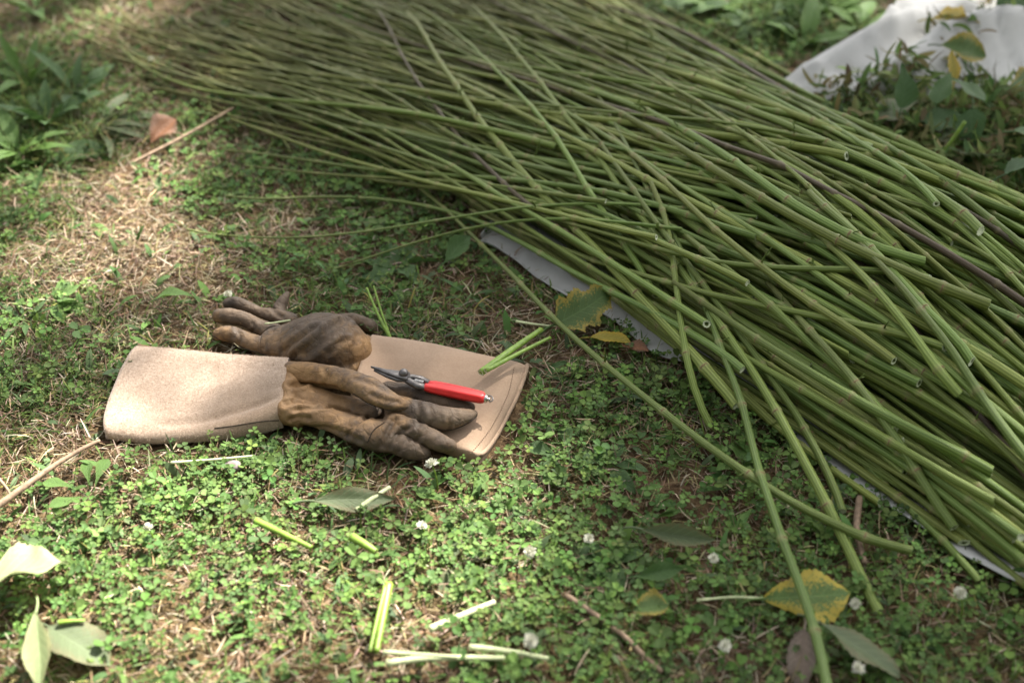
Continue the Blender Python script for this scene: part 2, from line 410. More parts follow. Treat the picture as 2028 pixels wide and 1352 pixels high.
build_sky_block()

# ------------------------------------------------------------------ white sheet under the heap
FRONT = [(948, 486), (970, 500), (1000, 520), (1085, 592), (1200, 655), (1290, 722), (1370, 762), (1480, 838), (1560, 898), (1640, 968), (1720, 1016), (1800, 1066), (1880, 1126), (1960, 1176), (2040, 1212), (2250, 1330)]
BACK = [(960, 476), (1030, 400), (1150, 310), (1300, 255), (1430, 215), (1510, 190), (1575, 172), (1640, 140), (1700, 118), (1745, 92), (1778, 55), (1830, 34), (1880, 12), (1940, -20), (2060, -60), (2300, -120)]
FRONT = [(x+(6 if x < 1350 else 16), y-(8 if x < 1350 else 16)) if x > 950 else (x, y) for x, y in FRONT]
NS, NT_ = 190, 110
_fr = spline([P(*p)[:2] for p in FRONT], NS); _bk = spline([P(*p)[:2] for p in BACK], NS)
_tt = np.linspace(0, 1, NT_)
SHXY = _fr[:, None]*(1-_tt)[None, :, None]+_bk[:, None]*_tt[None, :, None]
def seg_d(x, y, a, b):
    a = np.asarray(a[:2]); b = np.asarray(b[:2]); d = b-a; L = d@d
    t = np.clip(((x-a[0])*d[0]+(y-a[1])*d[1])/L, 0, 1)
    return np.hypot(x-a[0]-t*d[0], y-a[1]-t*d[1]), t
FOLDS = [((1600, 178), (1800, 100), .018, .018), ((1690, 235), (1880, 120), .026, .020), ((1760, 130), (1960, 60), .022, .016), ((1850, 150), (2100, 90), .03, .02), ((1640, 190), (1860, 70), .050, .055), ((1740, 75), (1990, 20), .045, .05), ((1800, 205), (2080, 60), .060, .045), ((1650, 230), (1790, 215), .02, .03),
         ((1580, 185), (1720, 120), .02, .04), ((1960, 1180), (2080, 1150), .015, .03)]
def sheet_z(x, y):
    z = .007+.004*fbm(x, y, 14, 21)+ground_z(x, y)
    for a, b, h, wd in FOLDS:
        d, t = seg_d(x, y, P(*a), P(*b)); z = z+h*np.exp(-(d/wd)**2)*(.75+.5*np.sin(t*5+h*200)*.5)
    return z
def build_sheet():
    X, Y = SHXY[..., 0].copy(), SHXY[..., 1].copy()
    # the hem wanders a little
    e = np.minimum(_tt, 1-_tt)[None, :]; wv = (fbm(X, Y, 7, 31, 2)-.5)*.020*np.exp(-(e/.06)**2)
    X += wv; Y += wv*.6
    Z = sheet_z(X, Y)
    back_ = np.clip((Y-1.6)/.25, 0, 1)
    rough = (fbm(X, Y, 9, 41)-.5)*.012+(np.abs(fbm(X, Y, 30, 43)-.5))*.010-back_*(1-np.clip(np.abs(fbm(X+Y*.4, Y*.6, 8, 45, 2)-.5)*9, 0, 1))**2*.012
    Z = Z+rough*np.clip((_tt[None, :]-.02)*6, .3, 1)
    edge = np.minimum(_tt, 1-_tt)*NT_
    Z = Z + .010*np.exp(-(edge/1.6)**2)[None, :]*(fbm(X, Y, 7, 77, 2)-.2)
    V = np.stack([X, Y, Z], -1).reshape(-1, 3)
    i = (np.arange(NS-1)[:, None]*NT_+np.arange(NT_-1)[None, :]).ravel()
    F = np.stack([i, i+NT_, i+NT_+1, i+1], -1)
    o = wob('ground_sheet', V, F, (.35, 1.45, 0), M['sheet'], label='rumpled white fleece sheet spread on the grass under the stalk heap', cat='sheet')
    m = o.modifiers.new('thickness', 'SOLIDIFY'); m.thickness = .0015; m.offset = -1
build_sheet()

# ------------------------------------------------------------------ the heap of stalks
CELL = .004; GX0, GY0 = -1.5, .2; GNX, GNY = 900, 750
gx = GX0+np.arange(GNX)*CELL; gy = GY0+np.arange(GNY)*CELL
HM = np.full((GNX, GNY), .010); 
def hm_at(x, y, r):
    v = None
    for dx, dy in ((0, 0), (1, 0), (-1, 0), (0, 1), (0, -1), (.7, .7), (-.7, .7), (.7, -.7), (-.7, -.7)):
        i = np.clip(((x+dx*r-GX0)/CELL).round().astype(int), 0, GNX-1); j = np.clip(((y+dy*r-GY0)/CELL).round().astype(int), 0, GNY-1)
        h = HM[i, j]; v = h if v is None else np.maximum(v, h)
    return v
def hm_add(path, r):
    i0 = ((path[:, 0]-GX0)/CELL).round().astype(int); j0 = ((path[:, 1]-GY0)/CELL).round().astype(int)
    for dx in range(-2, 3):
        for dy in range(-2, 3):
            d2 = (dx*dx+dy*dy)*CELL*CELL; ok = d2 < r*r
            i = i0+dx; j = j0+dy; ok &= (i >= 0) & (i < GNX) & (j >= 0) & (j < GNY)
            if ok.any():
                np.maximum.at(HM, (i[ok], j[ok]), path[ok, 2]+np.sqrt(r[ok]**2-d2))
def hull(s, c):
    st = []
    for k in range(len(s)):
        while len(st) >= 2 and (c[st[-1]]-c[st[-2]])*(s[k]-s[st[-2]]) <= (c[k]-c[st[-2]])*(s[st[-1]]-s[st[-2]]): st.pop()
        st.append(k)
    return np.interp(s, s[st], c[st])
def gsm(z, k):
    kk = np.exp(-np.linspace(-2, 2, 2*k+1)**2); kk /= kk.sum()
    return np.convolve(np.pad(z, k, 'edge'), kk, 'valid')
def drop(xy, r, sag=.45, press=.0, deg=5):
    """lay a stalk down on what already lies there: rigid over the high points, sagging a little between"""
    s = np.r_[0, np.cumsum(np.linalg.norm(np.diff(xy, axis=0), axis=1))]
    c = hm_at(xy[:, 0], xy[:, 1], r*.7)+r*(.75-press)
    c = gsm(c, 2)
    z = hull(s, c); z = z-sag*np.minimum(z-c, .05)
    q = s/s[-1]*2-1; f = np.polynomial.chebyshev.chebfit(q, z, deg); zf = np.polynomial.chebyshev.chebval(q, f)
    z = zf+.16*max(0, np.max(c-zf))
    return np.maximum(z, r+.004)
def stalk_geo(path, r0, r1, sides, rng, tipcol=1.0, cut=0.0):
    """jointed, ridged stem; returns V,F,uv,attrs and the joints"""
    s = np.r_[0, np.cumsum(np.linalg.norm(np.diff(path, axis=0), axis=1))]; L = s[-1]
    nodes = []; q = rng.uniform(.02, .13)
    while q < L-.01:
        nodes.append(q); q += rng.uniform(.085, .15)*(1-.35*q/max(L, 1))
    nodes = np.array(nodes) if nodes else np.array([L*.5])
    ss = [0, L]
    for nd in nodes: ss += [nd-.010, nd-.0045, nd-.0018, nd, nd+.002, nd+.0055, nd+.011]
    ss += list(np.arange(.02, L, .028))
    ss = np.unique(np.round(np.clip(ss, 0, L), 4)); ss = ss[np.r_[True, np.diff(ss) > .0009]]
    c = np.stack([np.interp(ss, s, path[:, k]) for k in range(3)], -1)
    if len(nodes) > 1:
        for k, a in ((0, .0014), (1, .0014), (2, .0008)):
            c[:, k] += np.interp(ss, nodes, rng.normal(0, a, len(nodes)))*np.clip(ss/.05, 0, 1)
    dn = (ss[:, None]-nodes[None, :]); near = dn[np.arange(len(ss)), np.abs(dn).argmin(1)]
    bul = .20*np.exp(-((near-.001)/.0032)**2)+.07*np.exp(-(near/.016)**2)
    r = (r0+(r1-r0)*(ss/L)**.85)
    rr = r*(1+bul*np.clip(.0045/r, .8, 1.35))
    T = np.gradient(c, axis=0); T /= np.linalg.norm(T, axis=1)[:, None]
    N = np.cross(T, [0, 0, 1.0]); N /= np.linalg.norm(N, axis=1)[:, None]+1e-9; B = np.cross(N, T)
    a = np.arange(sides)/sides*2*np.pi+rng.uniform(0, 6); ridge = (np.arange(sides) % 2).astype(float)
    nearnode = np.exp(-(near/.006)**2)
    depth = (.15 if sides >= 12 else .05)
    rf = 1.03-depth*(1-ridge)[None, :]*(1-.7*nearnode)[:, None]
    oval = 1+.10*np.cos(2*(a-rng.uniform(0, 3)))
    off = N[:, None]*np.cos(a)[None, :, None]+B[:, None]*np.sin(a)[None, :, None]
    V = c[:, None]+off*(rr[:, None]*rf*oval[None, :])[..., None]
    # slanting cut
    slant = np.cos(a-rng.uniform(0, 6))*r0*cut
    V[0] += T[0][None, :]*slant[:, None]
    m = len(ss)
    uv = np.stack([np.broadcast_to(np.abs(np.arange(sides)/sides*2-1)[None, :], (m, sides)), np.broadcast_to((ss*1.0)[:, None], (m, sides))], -1).reshape(-1, 2)
    nodecol = np.exp(-((near+.0005)/.0030)**2)*.5
    attrs = {'node': np.repeat(nodecol, sides), 'ridge': np.tile(ridge, m),
             'tip': np.repeat(np.clip((ss/L-.25)/.75, 0, 1)**1.3*.68*tipcol, sides)}
    i = np.arange(m-1)[:, None]*sides; j = np.arange(sides)[None, :]; j2 = (j+1) % sides
    F = np.stack([i+j, i+j2, i+sides+j2, i+sides+j], -1).reshape(-1, 4)
    joints = [(np.array([np.interp(nd, ss, c[:, k]) for k in range(3)]), T[np.abs(ss-nd).argmin()], np.interp(nd, ss, rr)) for nd in nodes]
    return V.reshape(-1, 3), F, uv, attrs, joints, (V[0], T[0], c[0], r0)
def build_scar():
    n = 14; rows = []
    rg = np.random.default_rng(5)
    for k, (rr_, h) in enumerate([(.93, -.20), (1.025, -.07), (1.03, .04), (.95, .14)]):
        a = np.arange(n)/n*2*np.pi
        rj = rr_+rg.uniform(-.03, .03, n); hj = h+rg.uniform(-.07, .07, n)
        rows.append(np.stack([rj*np.cos(a), rj*np.sin(a), hj], -1))
    V = np.concatenate(rows); F = []
    for k in range(3):
        for j in range(n): F.append((k*n+j, k*n+(j+1) % n, (k+1)*n+(j+1) % n, (k+1)*n+j))
    return mesh('node_ring', V, F, M['scar'])
SCAR = build_scar()
def build_shoots():
    out = []; g = np.random.default_rng(9)
    for k in range(3):
        L = (.010, .016, .022)[k]; p = spline([(0, 0, 0), (.0025, 0, L*.5), (.0045*(k+1)*.6, .002, L)], 7)
        V, F = tube(p, np.linspace(.0013, .0005, 7), 5); col = np.tile([.10, .14, .03], (len(V), 1)); parts = [(V, F)]
        for q in range(k):
            a = p[3+q*2]; d = np.array([math.cos(q*3+1), math.sin(q*3+1), .5])*.007; s_ = np.cross(d, [0, 0, 1.])*.28
            parts.append((np.array([a, a+d*.5+s_, a+d, a+d*.5-s_]), [(0, 1, 2, 3)]))
        V, F = merge(parts); out.append(mesh('side_shoot', V, F, M['lawn'], col=np.tile([.10, .14, .03], (len(V), 1))))
    return out
SHOOT = build_shoots()
def add_stalk(path, r0, r1, label, group, rng, mat='stalk', tipcol=1.0, cut=.3, name='cut_stalk', hollow=True, scars=True):
    pix = toPix(path); inf = ((pix[:, 0] > -60) & (pix[:, 0] < 2090) & (pix[:, 1] > -60) & (pix[:, 1] < 1410))
    sides = 18 if r0 > .0036 else 8
    V, F, uv, attrs, joints, (ring, T0, c0, rr0) = stalk_geo(path, r0, r1, sides, rng, tipcol, cut)
    base = c0
    o = wob(name, V, F, base, M[mat], uv=uv, attrs=attrs, label=label, cat='stalk', group=group)
    p0 = pix[0]
    if hollow and -80 < p0[0] < 2110 and -80 < p0[1] < 1430:
        cc = ring.mean(0); full = rng.random() < .5; inner = cc+(ring-cc)*(rng.uniform(.35, .62) if not full else .8); dz = .0006 if full else .006; deep = inner+T0*dz+(cc-inner)*.15
        inner = inner+rng.normal(0, .00025, inner.shape)
        n = len(ring); W = np.concatenate([cc+(ring-cc)*.985, inner, deep, (cc+T0*dz*(1.03 if not full else .2))[None]])
        FF = []
        for j in range(n):
            k = (j+1) % n
            FF += [(j, n+j, n+k, k), (n+j, 2*n+j, 2*n+k, n+k), (2*n+j, 3*n, 2*n+k)]
        me = mesh('cut_face', W-base, FF, M['cut']); me.materials.append(M['hollow'])
        for pi, pl in enumerate(me.polygons): pl.material_index = 0 if (pi % 3 == 0 or full) else 1
        ob('cut_face', me, o)
    if scars:
        for (c, T, r) in joints:
            q = toPix(c)
            if -20 < q[0] < 2050 and 40 < q[1] < 1370 and r > .0024 and math.hypot(q[0]-1500, q[1]-600) < 850:
                m = Vector(T).to_track_quat('Z', 'Y').to_euler()
                ob('node_ring', SCAR, o, tuple(c-base), m, (r*.985,)*3)
                if rng.random() < .16:
                    ob('side_shoot', SHOOT[rng.integers(0, 3)], o, tuple(c-base), (rng.uniform(-1.2, 1.2), rng.uniform(-.6, .6), rng.uniform(0, 6.28)), (rng.uniform(.6, 1.3),)*3)
    return o
def lerp(a, b, t): return np.asarray(a)+(np.asarray(b)-np.asarray(a))*t
BUTT = spline([(.56, .84), (.66, .98), (.77, 1.16), (.90, 1.34)], 60)
TIP = spline([(-.74, 1.97), (-.56, 2.16), (-.26, 2.38), (.04, 2.52)], 60)
LEDGE = spline([P(*q)[:2] for q in ((1300, 728), (1640, 975), (1960, 1176), (2300, 1360))], 60)
FEDGE = np.array([P(*q)[:2] for q in ((150, 95), (330, 215), (480, 310), (640, 385), (900, 455), (1290, 722), (1640, 975), (1960, 1176), (2400, 1420))])
def fits(xy, m):
    # keep behind the front foot of the heap
    o = np.argsort(FEDGE[:, 0]); return (xy[:, 1] > np.interp(xy[:, 0], FEDGE[o, 0], FEDGE[o, 1])+m).mean() > .97
def fill_xy(rng, u, short=None, marg=.012):
  for attempt in range(60):
    ub = np.clip(u, 0, 1); ut = rng.uniform(0, 1)
    b = BUTT[int(ub*59)]+rng.normal(0, .02, 2); t = TIP[int(ut*59)]+rng.normal(0, .05, 2)
    d = (t-b)/np.linalg.norm(t-b); nrm = np.array([-d[1], d[0]])
    b = b+d*((rng.uniform(-.12, .2) if rng.random() < .5 else rng.uniform(.1, .52)) if short is None else short); t = t-d*rng.uniform(-.05, .32)
    m = lerp(b, t, rng.uniform(.35, .6))+nrm*rng.normal(.012, .022)
    xy = spline([b, m, t], 150)
    if fits(xy, marg): return xy
    u = np.clip(u+rng.normal(.02, .08), 0, 1)
  return xy
rng = np.random.default_rng(23)
core = []
NCORE, NFILL, NLOW = 62, 238, 30
FILL_LABEL = 'jointed green cut stalk packed side by side with others in the heap'
LOW_LABEL = 'dark shaded stalk lying lowest along the sheet edge under the heap'
for k in range(NLOW):
    for attempt in range(40):
        v = rng.uniform(.25, 1.0); b = LEDGE[int(v*(len(LEDGE)-1))]+np.array([.77, .64])*rng.uniform(.010, .09); t = TIP[int(rng.uniform(.15, .75)*59)]+rng.normal(0, .03, 2)
        d = (t-b)/np.linalg.norm(t-b); b = b-d*rng.uniform(0, .12); m = lerp(b, t, .5)+np.array([-d[1], d[0]])*rng.normal(0, .015); xy = spline([b, m, t-d*rng.uniform(0, .3)], 150)
        if fits(xy[xy[:, 0] < .27], .035): break
    r0 = rng.uniform(.0040, .0055); r1 = rng.uniform(.0014, .0020)
    r = r0+(r1-r0)*np.linspace(0, 1, 150); z = drop(xy, r, .7, .1); pth = np.c_[xy, z]; hm_add(pth, r)
    add_stalk(pth, r0, r1, LOW_LABEL, 'stalks lowest in the heap', rng, 'stalk', cut=rng.uniform(0, .9))
for k in range(NCORE):
    u = rng.uniform(.12, 1.0)
    xy = fill_xy(rng, u, rng.uniform(.0, .25), .05); r0 = rng.uniform(.0040, .0058); r1 = rng.uniform(.0014, .0020)
    r = r0+(r1-r0)*np.linspace(0, 1, 150)
    z = drop(xy, r, .7, .4); pth = np.c_[xy, z]; hm_add(pth, r)
    V, F, uv, attrs, jn, _ = stalk_geo(pth, r0, r1, 6, rng)
    core.append((V, F, uv, attrs))
for k in range(170):
    q = rng.uniform(0, 1); b = lerp(TIP[int(rng.uniform(0, 1)*59)], BUTT[int(rng.uniform(.2, 1)*59)], rng.uniform(.0, .38))+rng.normal(0, .03, 2)
    an = math.atan2(.62, -.78)+rng.normal(.0, .28); ln = rng.uniform(.15, .42); e = b+np.array([math.cos(an), math.sin(an)])*ln
    xy = spline([b, lerp(b, e, .5)+rng.normal(0, .012, 2), e], 60)
    if not fits(xy, .0): continue
    r0 = rng.uniform(.0014, .0026); r = np.linspace(r0, .0007, 60); z = drop(xy, r, .3, .1); pth = np.c_[xy, z]; hm_add(pth, r)
    V, F, uv, attrs, jn, _ = stalk_geo(pth, r0, .0007, 5, rng, 1.2); attrs['tip'] = np.clip(attrs['tip']+.45, 0, .95); core.append((V, F, uv, attrs))
oo = 0; Vs, Fs, Us, As = [], [], [], {k: [] for k in ('node', 'ridge', 'tip')}
for V, F, uv, attrs in core:
    Vs.append(V); Fs.append(F+oo); Us.append(uv); oo += len(V)
    for k in As: As[k].append(attrs[k])
wob('stalk_heap_inside', np.concatenate(Vs), np.concatenate(Fs), (.2, 1.6, 0), M['stalk'], uv=np.concatenate(Us), attrs={k: np.concatenate(v) for k, v in As.items()},
    label='densely packed green stalks deep inside the heap, mostly hidden', cat='stalks', kind='stuff')
FILL_LABEL = 'jointed green cut stalk packed side by side with others in the heap'
PURP_LABEL = 'dull brown dried stalk lying between the green ones in the heap'
THIN_LABEL = 'thin olive stalk tip fanning out at the far end of the heap'
for k in range(NFILL):
    u = rng.uniform(0, 1)**.72
    purple = rng.random() < .03
    thin = rng.random() < .16
    xy = fill_xy(rng, u)
    if thin:
        r0, r1 = rng.uniform(.0026, .0034), .0010
        xy = xy[45:]; xy = spline(xy[::20], 120)
    else:
        r0, r1 = rng.uniform(.0037, .0059), rng.uniform(.0011, .0018)
    r = r0+(r1-r0)*np.linspace(0, 1, len(xy))
    z = drop(xy, r, .22, .05); pth = np.c_[xy, z]; hm_add(pth, r)
    where = 'close to its far edge' if u > .66 else ('on its front slope' if u < .3 else 'along its middle')
    size = 'thick' if r0 > .0050 else 'slender'; FILL_LABEL = '%s jointed green stalk packed among others in the heap %s' % (size, where); fgrp = '%s stalks in the heap %s' % (size, where)
    lab, grp = (PURP_LABEL, 'dried brown stalks in the heap') if purple else ((THIN_LABEL, 'thin stalk tips') if thin else (FILL_LABEL, fgrp))
    add_stalk(pth, r0, r1, lab, grp, rng, 'purple' if purple else 'stalk', cut=rng.uniform(0, .9))

# stalks one can follow from end to end, laid over the heap: pixel survey from the cut end to the tip
HERO = [
 ([(1650,1440),(1600,1200),(1550,1060),(1500,912),(1460,775),(1430,690),(1390,590),(1340,480),(1250,300),(1150,130)], 5.2, 2.4, 'long pale green stalk reaching down across the toothed yellowing leaf on the grass', 0, .3, .040),
 ([(1736,1204),(1682,1087),(1642,1010),(1585,900),(1539,801),(1500,738),(1440,660),(1366,565),(1299,470),(1240,385),(1155,262),(1070,166),(988,70),(920,-10)], 5.4, 2.4, 'long green stalk slanting over the whole heap, its cut end hanging above the grass', 0),
 ([(1669,1010),(1646,950),(1587,827),(1535,764),(1476,680),(1420,600),(1350,500),(1290,430),(1200,300),(1120,200)], 4.6, 2.4, 'pale curved stalk alongside the long slanting one, ending just past the sheet edge', 0),
 ([(1455,801),(1433,768),(1285,609),(1166,477),(1062,381),(974,263),(914,181),(881,129),(840,81),(805,10)], 6.4, 2.6, 'thick straight light green stalk on top of the heap, blunt end above the sheet edge', 0),
 ([(1298,590),(1255,513),(1243,500),(1184,407),(1144,344),(1099,270),(1040,207),(1025,181),(962,118),(907,67),(866,33),(807,7)], 4.9, 2.2, 'green stalk on the heap with a slanted hollow cut end showing white', 0, .9),
 ([(1180,500),(1040,403),(992,362),(966,329),(881,244),(844,192),(818,141),(796,107),(781,74),(766,48),(740,11)], 3.6, 2.0, 'thin brownish bent stalk curving over the far part of the heap', 1),
 ([(1471,724),(1377,672),(1303,617),(1229,579),(1122,539),(1059,498),(996,462),(937,425),(829,407),(759,396),(678,386),(600,390),(540,395),(470,392),(440,388)], 5.0, 1.6, 'long bowed stalk along the heap front, its thin tip out on the grass', 0),
 ([(1802,1097),(1695,1050),(1642,1024),(1575,1000),(1505,963),(1428,905),(1307,805),(1226,735),(1122,657),(1070,605),(1000,530),(926,457),(880,410),(800,350),(700,290)], 5.0, 1.8, 'single dark green stalk lying on the grass in front of the sheet edge', 0),
 ([(1407,842),(1385,798),(1362,724),(1355,672),(1344,609),(1340,561),(1333,498),(1320,440),(1290,360)], 4.4, 3.0, 'short stalk hanging steeply off the front of the heap to the grass', 0),
 ([(1842,548),(1750,539),(1650,533),(1480,531),(1428,526),(1340,505),(1230,470),(1100,435),(980,400)], 5.2, 2.2, 'flat green stalk running sideways across the butts with a flattened split end', 0),
 ([(1872,685),(1761,657),(1631,628),(1539,609),(1450,594),(1385,579),(1288,550),(1181,513),(1077,480),(1000,450),(930,415)], 5.6, 2.2, 'long green stalk lying across the lower butts at a shallow slant', 0),
 ([(1924,716),(1887,668),(1846,635),(1798,580),(1776,550),(1700,470),(1600,380)], 6.0, 4.0, 'stout green butt end pointing out of the heap above the crossing stalk', 0),
 ([(2090,980),(2028,901),(1957,809),(1913,739),(1879,679),(1835,635),(1780,560),(1700,480)], 6.4, 4.0, 'light green stalk sloping steeply over the thick butt ends', 0),
 ([(1772,850),(1742,805),(1687,746),(1613,687),(1540,620),(1450,540),(1330,440)], 5.6, 3.4, 'green stalk with a rounded blunt butt above the dark lower gap', 0),
 ([(1898,779),(1846,716),(1828,690),(1790,640),(1700,540),(1600,450)], 6.6, 4.4, 'thick green butt with a round hollow cut end facing outwards', 0),
 ([(1890,1044),(1856,997),(1826,950),(1796,900),(1740,820),(1680,740),(1600,650),(1520,560)], 5.4, 3.4, 'long pale stalk drooping past the bottom butts towards the sheet hem', 0),
 ([(1722,270),(1633,222),(1559,181),(1492,144),(1448,122),(1411,92),(1355,63),(1300,44),(1200,10)], 4.6, 2.6, 'dark brown stalk along the far top edge of the heap', 1),
 ([(2110,420),(2028,385),(1929,331),(1799,276),(1744,251),(1670,222),(1596,185),(1551,155),(1518,144),(1448,107),(1363,85),(1300,59),(1220,25)], 5.0, 2.6, 'outermost green stalk along the far edge of the heap beside the crumpled sheet', 0),
 ([(2100,420),(2028,394),(1903,351),(1759,296),(1644,255),(1559,222),(1418,166),(1355,148),(1300,133),(1180,95),(1050,60),(900,30)], 6.2, 2.4, 'thick light green stalk forming the ridge of the heap', 0),
 ([(1943,455),(1895,418),(1847,381),(1790,350),(1690,306),(1550,240),(1400,190),(1200,130)], 6.4, 2.8, 'green stalk on the ridge with a torn whitish cut end', 0),
 ([(2014,425),(1870,358),(1803,318),(1700,262),(1560,200),(1400,130)], 5.0, 2.6, 'slim stalk just behind the ridge with an open cut end', 0),
 ([(1855,403),(1807,355),(1759,318),(1707,288),(1640,240),(1560,195)], 4.8, 3.0, 'short oblique stalk crossing the ridge with a small round end', 0),
 ([(1480,560),(1300,480),(1200,440),(1055,403),(970,386),(896,375),(777,362),(692,342)], 4.6, 2.6, 'stalk near the front of the heap whose pale tip sticks out over the grass', 0),
 ([(1500,470),(1300,405),(1100,365),(933,348),(822,340),(700,331),(573,311),(444,298)], 4.4, 1.6, 'thin long stalk whose tip reaches far out over the lawn', 0),
 ([(1300,470),(1050,410),(900,372),(800,350),(700,318),(555,274),(457,237)], 4.2, 2.2, 'thin stalk low at the front of the far end with a blunt pale tip', 0),
 ([(1500,430),(1284,407),(1058,410),(985,418),(907,431),(766,453),(600,471),(500,472),(430,464),(370,452)], 3.0, 1.2, 'brownish thin stalk bending out sideways over the lawn', 0),
 ([(1350,455),(1160,438),(1029,438),(940,451),(862,471),(770,497),(665,532)], 2.8, 1.2, 'brown thin stalk poking forward onto the clover', 0),
 ([(1200,400),(1000,370),(850,355),(700,349),(580,338),(480,328)], 3.0, 1.3, 'slender dark stalk tip lying low on the lawn', 0),
 ([(1100,290),(900,240),(700,211),(518,196),(407,177),(307,148),(237,92)], 4.4, 1.8, 'olive stalk reaching farthest out at the thin end of the heap', 0),
 ([(1400,640),(1250,545),(1100,450),(1000,400),(900,330),(780,270),(690,225),(560,170)], 5.2, 2.2, 'stalk half buried in the shaded front slope of the heap', 0),
 ([(1960,600),(1850,565),(1700,490),(1560,420),(1420,340),(1300,260),(1150,190),(950,120)], 6.6, 2.8, 'thick stalk down the middle of the heap with a pale slanting end', 0),
 ([(1830,520),(1700,470),(1560,395),(1480,340),(1380,270),(1250,210),(1080,150),(900,110)], 6.2, 2.6, 'bright stalk on the upper slope ending in a pale wedge', 0),
 ([(1770,715),(1690,655),(1600,600),(1500,520),(1380,420),(1260,310),(1180,240)], 5.6, 3.0, 'stalk with a frayed end between the two crossing ones', 0),
 ([(1965,935),(1880,890),(1780,840),(1660,770),(1560,710),(1450,640),(1330,560)], 6.2, 3.4, 'low green stalk with a white ringed end near the bottom of the heap', 0),
]
HL = []
hr = np.random.default_rng(77)
for H in HERO:
    px, r0, r1, lab, kind = H[:5]; cut = H[5] if len(H) > 5 else hr.uniform(.1, .5)
    flo = H[6] if len(H) > 6 else 0.
    q = spline(px, 150); r = np.linspace(r0, r1, 150)*.001*1.0
    z = np.full(150, .08)
    for it in range(7):
        w3 = np.array([P(a, b, zz) for (a, b), zz in zip(q, z)])
        z = np.maximum(.5*z+.5*drop(w3[:, :2], r, .45, 0., 3), flo)
    w3 = np.array([P(a, b, zz) for (a, b), zz in zip(q, z)])
    qq = np.linspace(-1, 1, 150)
    for k in (0, 1): w3[:, k] = .25*w3[:, k]+.75*np.polynomial.chebyshev.chebval(qq, np.polynomial.chebyshev.chebfit(qq, w3[:, k], 5))
    hm_add(w3, r)
    add_stalk(w3, r0*.00092, r1*.0009, lab, 'stalks that stand out on the heap', hr, ('stalk', 'purple', 'purple')[kind], .75 if kind == 0 else .6, cut)

# ------------------------------------------------------------------ leaves
PROF = {
 'lance': [(0, .03), (.1, .28), (.25, .7), (.45, 1), (.65, .86), (.85, .42), (1, .0)],
 'oval': [(0, .05), (.08, .45), (.25, .9), (.45, 1), (.7, .82), (.9, .4), (1, .0)],
 'spoon': [(0, .10), (.15, .12), (.35, .22), (.55, .6), (.75, 1), (.9, .8), (1, .0)],
 'heart': [(0, .25), (.05, .75), (.18, 1), (.4, .88), (.65, .58), (.85, .26), (1, .0)],
 'lobed': [(0, .22), (.06, .62), (.14, .95), (.24, .70), (.34, .78), (.46, 1.0), (.55, .62), (.66, .60), (.78, .66), (.88, .30), (1, .0)],
 'fan': [(0, .05), (.10, .35), (.3, .72), (.52, 1), (.68, .92), (.82, .62), (.93, .34), (1, .0)],
}
LC = {}
def leaf_mesh(kind, W, teeth, amp, fold, arch, curl, seed, mat, petiole=.25, nt=34, ns=4):
    """unit-length leaf along +X with a midrib, two cupped halves, a toothed edge and a stalk"""
    key = (kind, W, teeth, amp, fold, arch, curl, seed, mat)
    if key in LC: return LC[key]
    g = np.random.default_rng(seed)
    t = np.linspace(0, 1, nt); pr = np.array(PROF[kind]); wd = np.interp(t, pr[:, 0], pr[:, 1])
    if nt > 12: wd = np.convolve(np.pad(wd, 1, 'edge'), [.25, .5, .25], 'valid')
    wd[-1] = 0
    s = np.linspace(-1, 1, 2*ns+1)
    saw = lambda ph: (1-((t*teeth+ph) % 1.0))*amp
    X = np.zeros((nt, 2*ns+1)); Y = X.copy(); Z = X.copy()
    ph = g.uniform(0, 1, 2); asym = g.uniform(.88, 1.12, 2); wv = g.uniform(0, 6, 4)
    for k, sv in enumerate(s):
        h = 0 if sv < 0 else 1
        e = 1-saw(ph[h])*(abs(sv)**3)*1.0 if amp else 1
        y = sv*wd*W*asym[h]*e
        X[:, k] = t+abs(sv)*wd*W*.35*(1-t); Y[:, k] = y+.05*np.sin(t*3+wv[0])*W*0+.06*np.sin(t*2.2+wv[1])*t
        Z[:, k] = fold*np.abs(y)-arch*t*t-curl*y*y/max(W, .01)*np.cos(t*2+wv[2])*2+.035*np.sin(t*11+sv*2+wv[3])*np.abs(sv)*W*2
    V = np.stack([X, Y, Z], -1).reshape(-1, 3); m = 2*ns+1
    i = (np.arange(nt-1)[:, None]*m+np.arange(m-1)[None, :]).ravel(); F = np.stack([i, i+m, i+m+1, i+1], -1)
    uv = np.stack([np.broadcast_to((s*.5+.5)[None, :], (nt, m)), np.broadcast_to(t[:, None], (nt, m))], -1).reshape(-1, 2)
    F = [tuple(f) for f in F]
    if petiole:
        pv, pf = tube(spline([(.03, 0, -.005), (-petiole*.5, .02, -.02), (-petiole, .0, -.05)], 6), np.linspace(.018, .013, 6), 5)
        F += [tuple(int(a)+len(V) for a in f) for f in pf]; V = np.vstack([V, pv]); uv = np.vstack([uv, np.tile([[.5, .5]], (len(pv), 1))])
    me = mesh('leaf', V, F, M[mat], uv=uv); LC[key] = me
    return me
def put_leaf(name, px, py, z, L, az, pitch, roll, me, **kw):
    p = P(px, py, z)
    return ob(name, me, loc=tuple(p), rot=(roll, pitch, az), scale=(L, L, L), **kw)
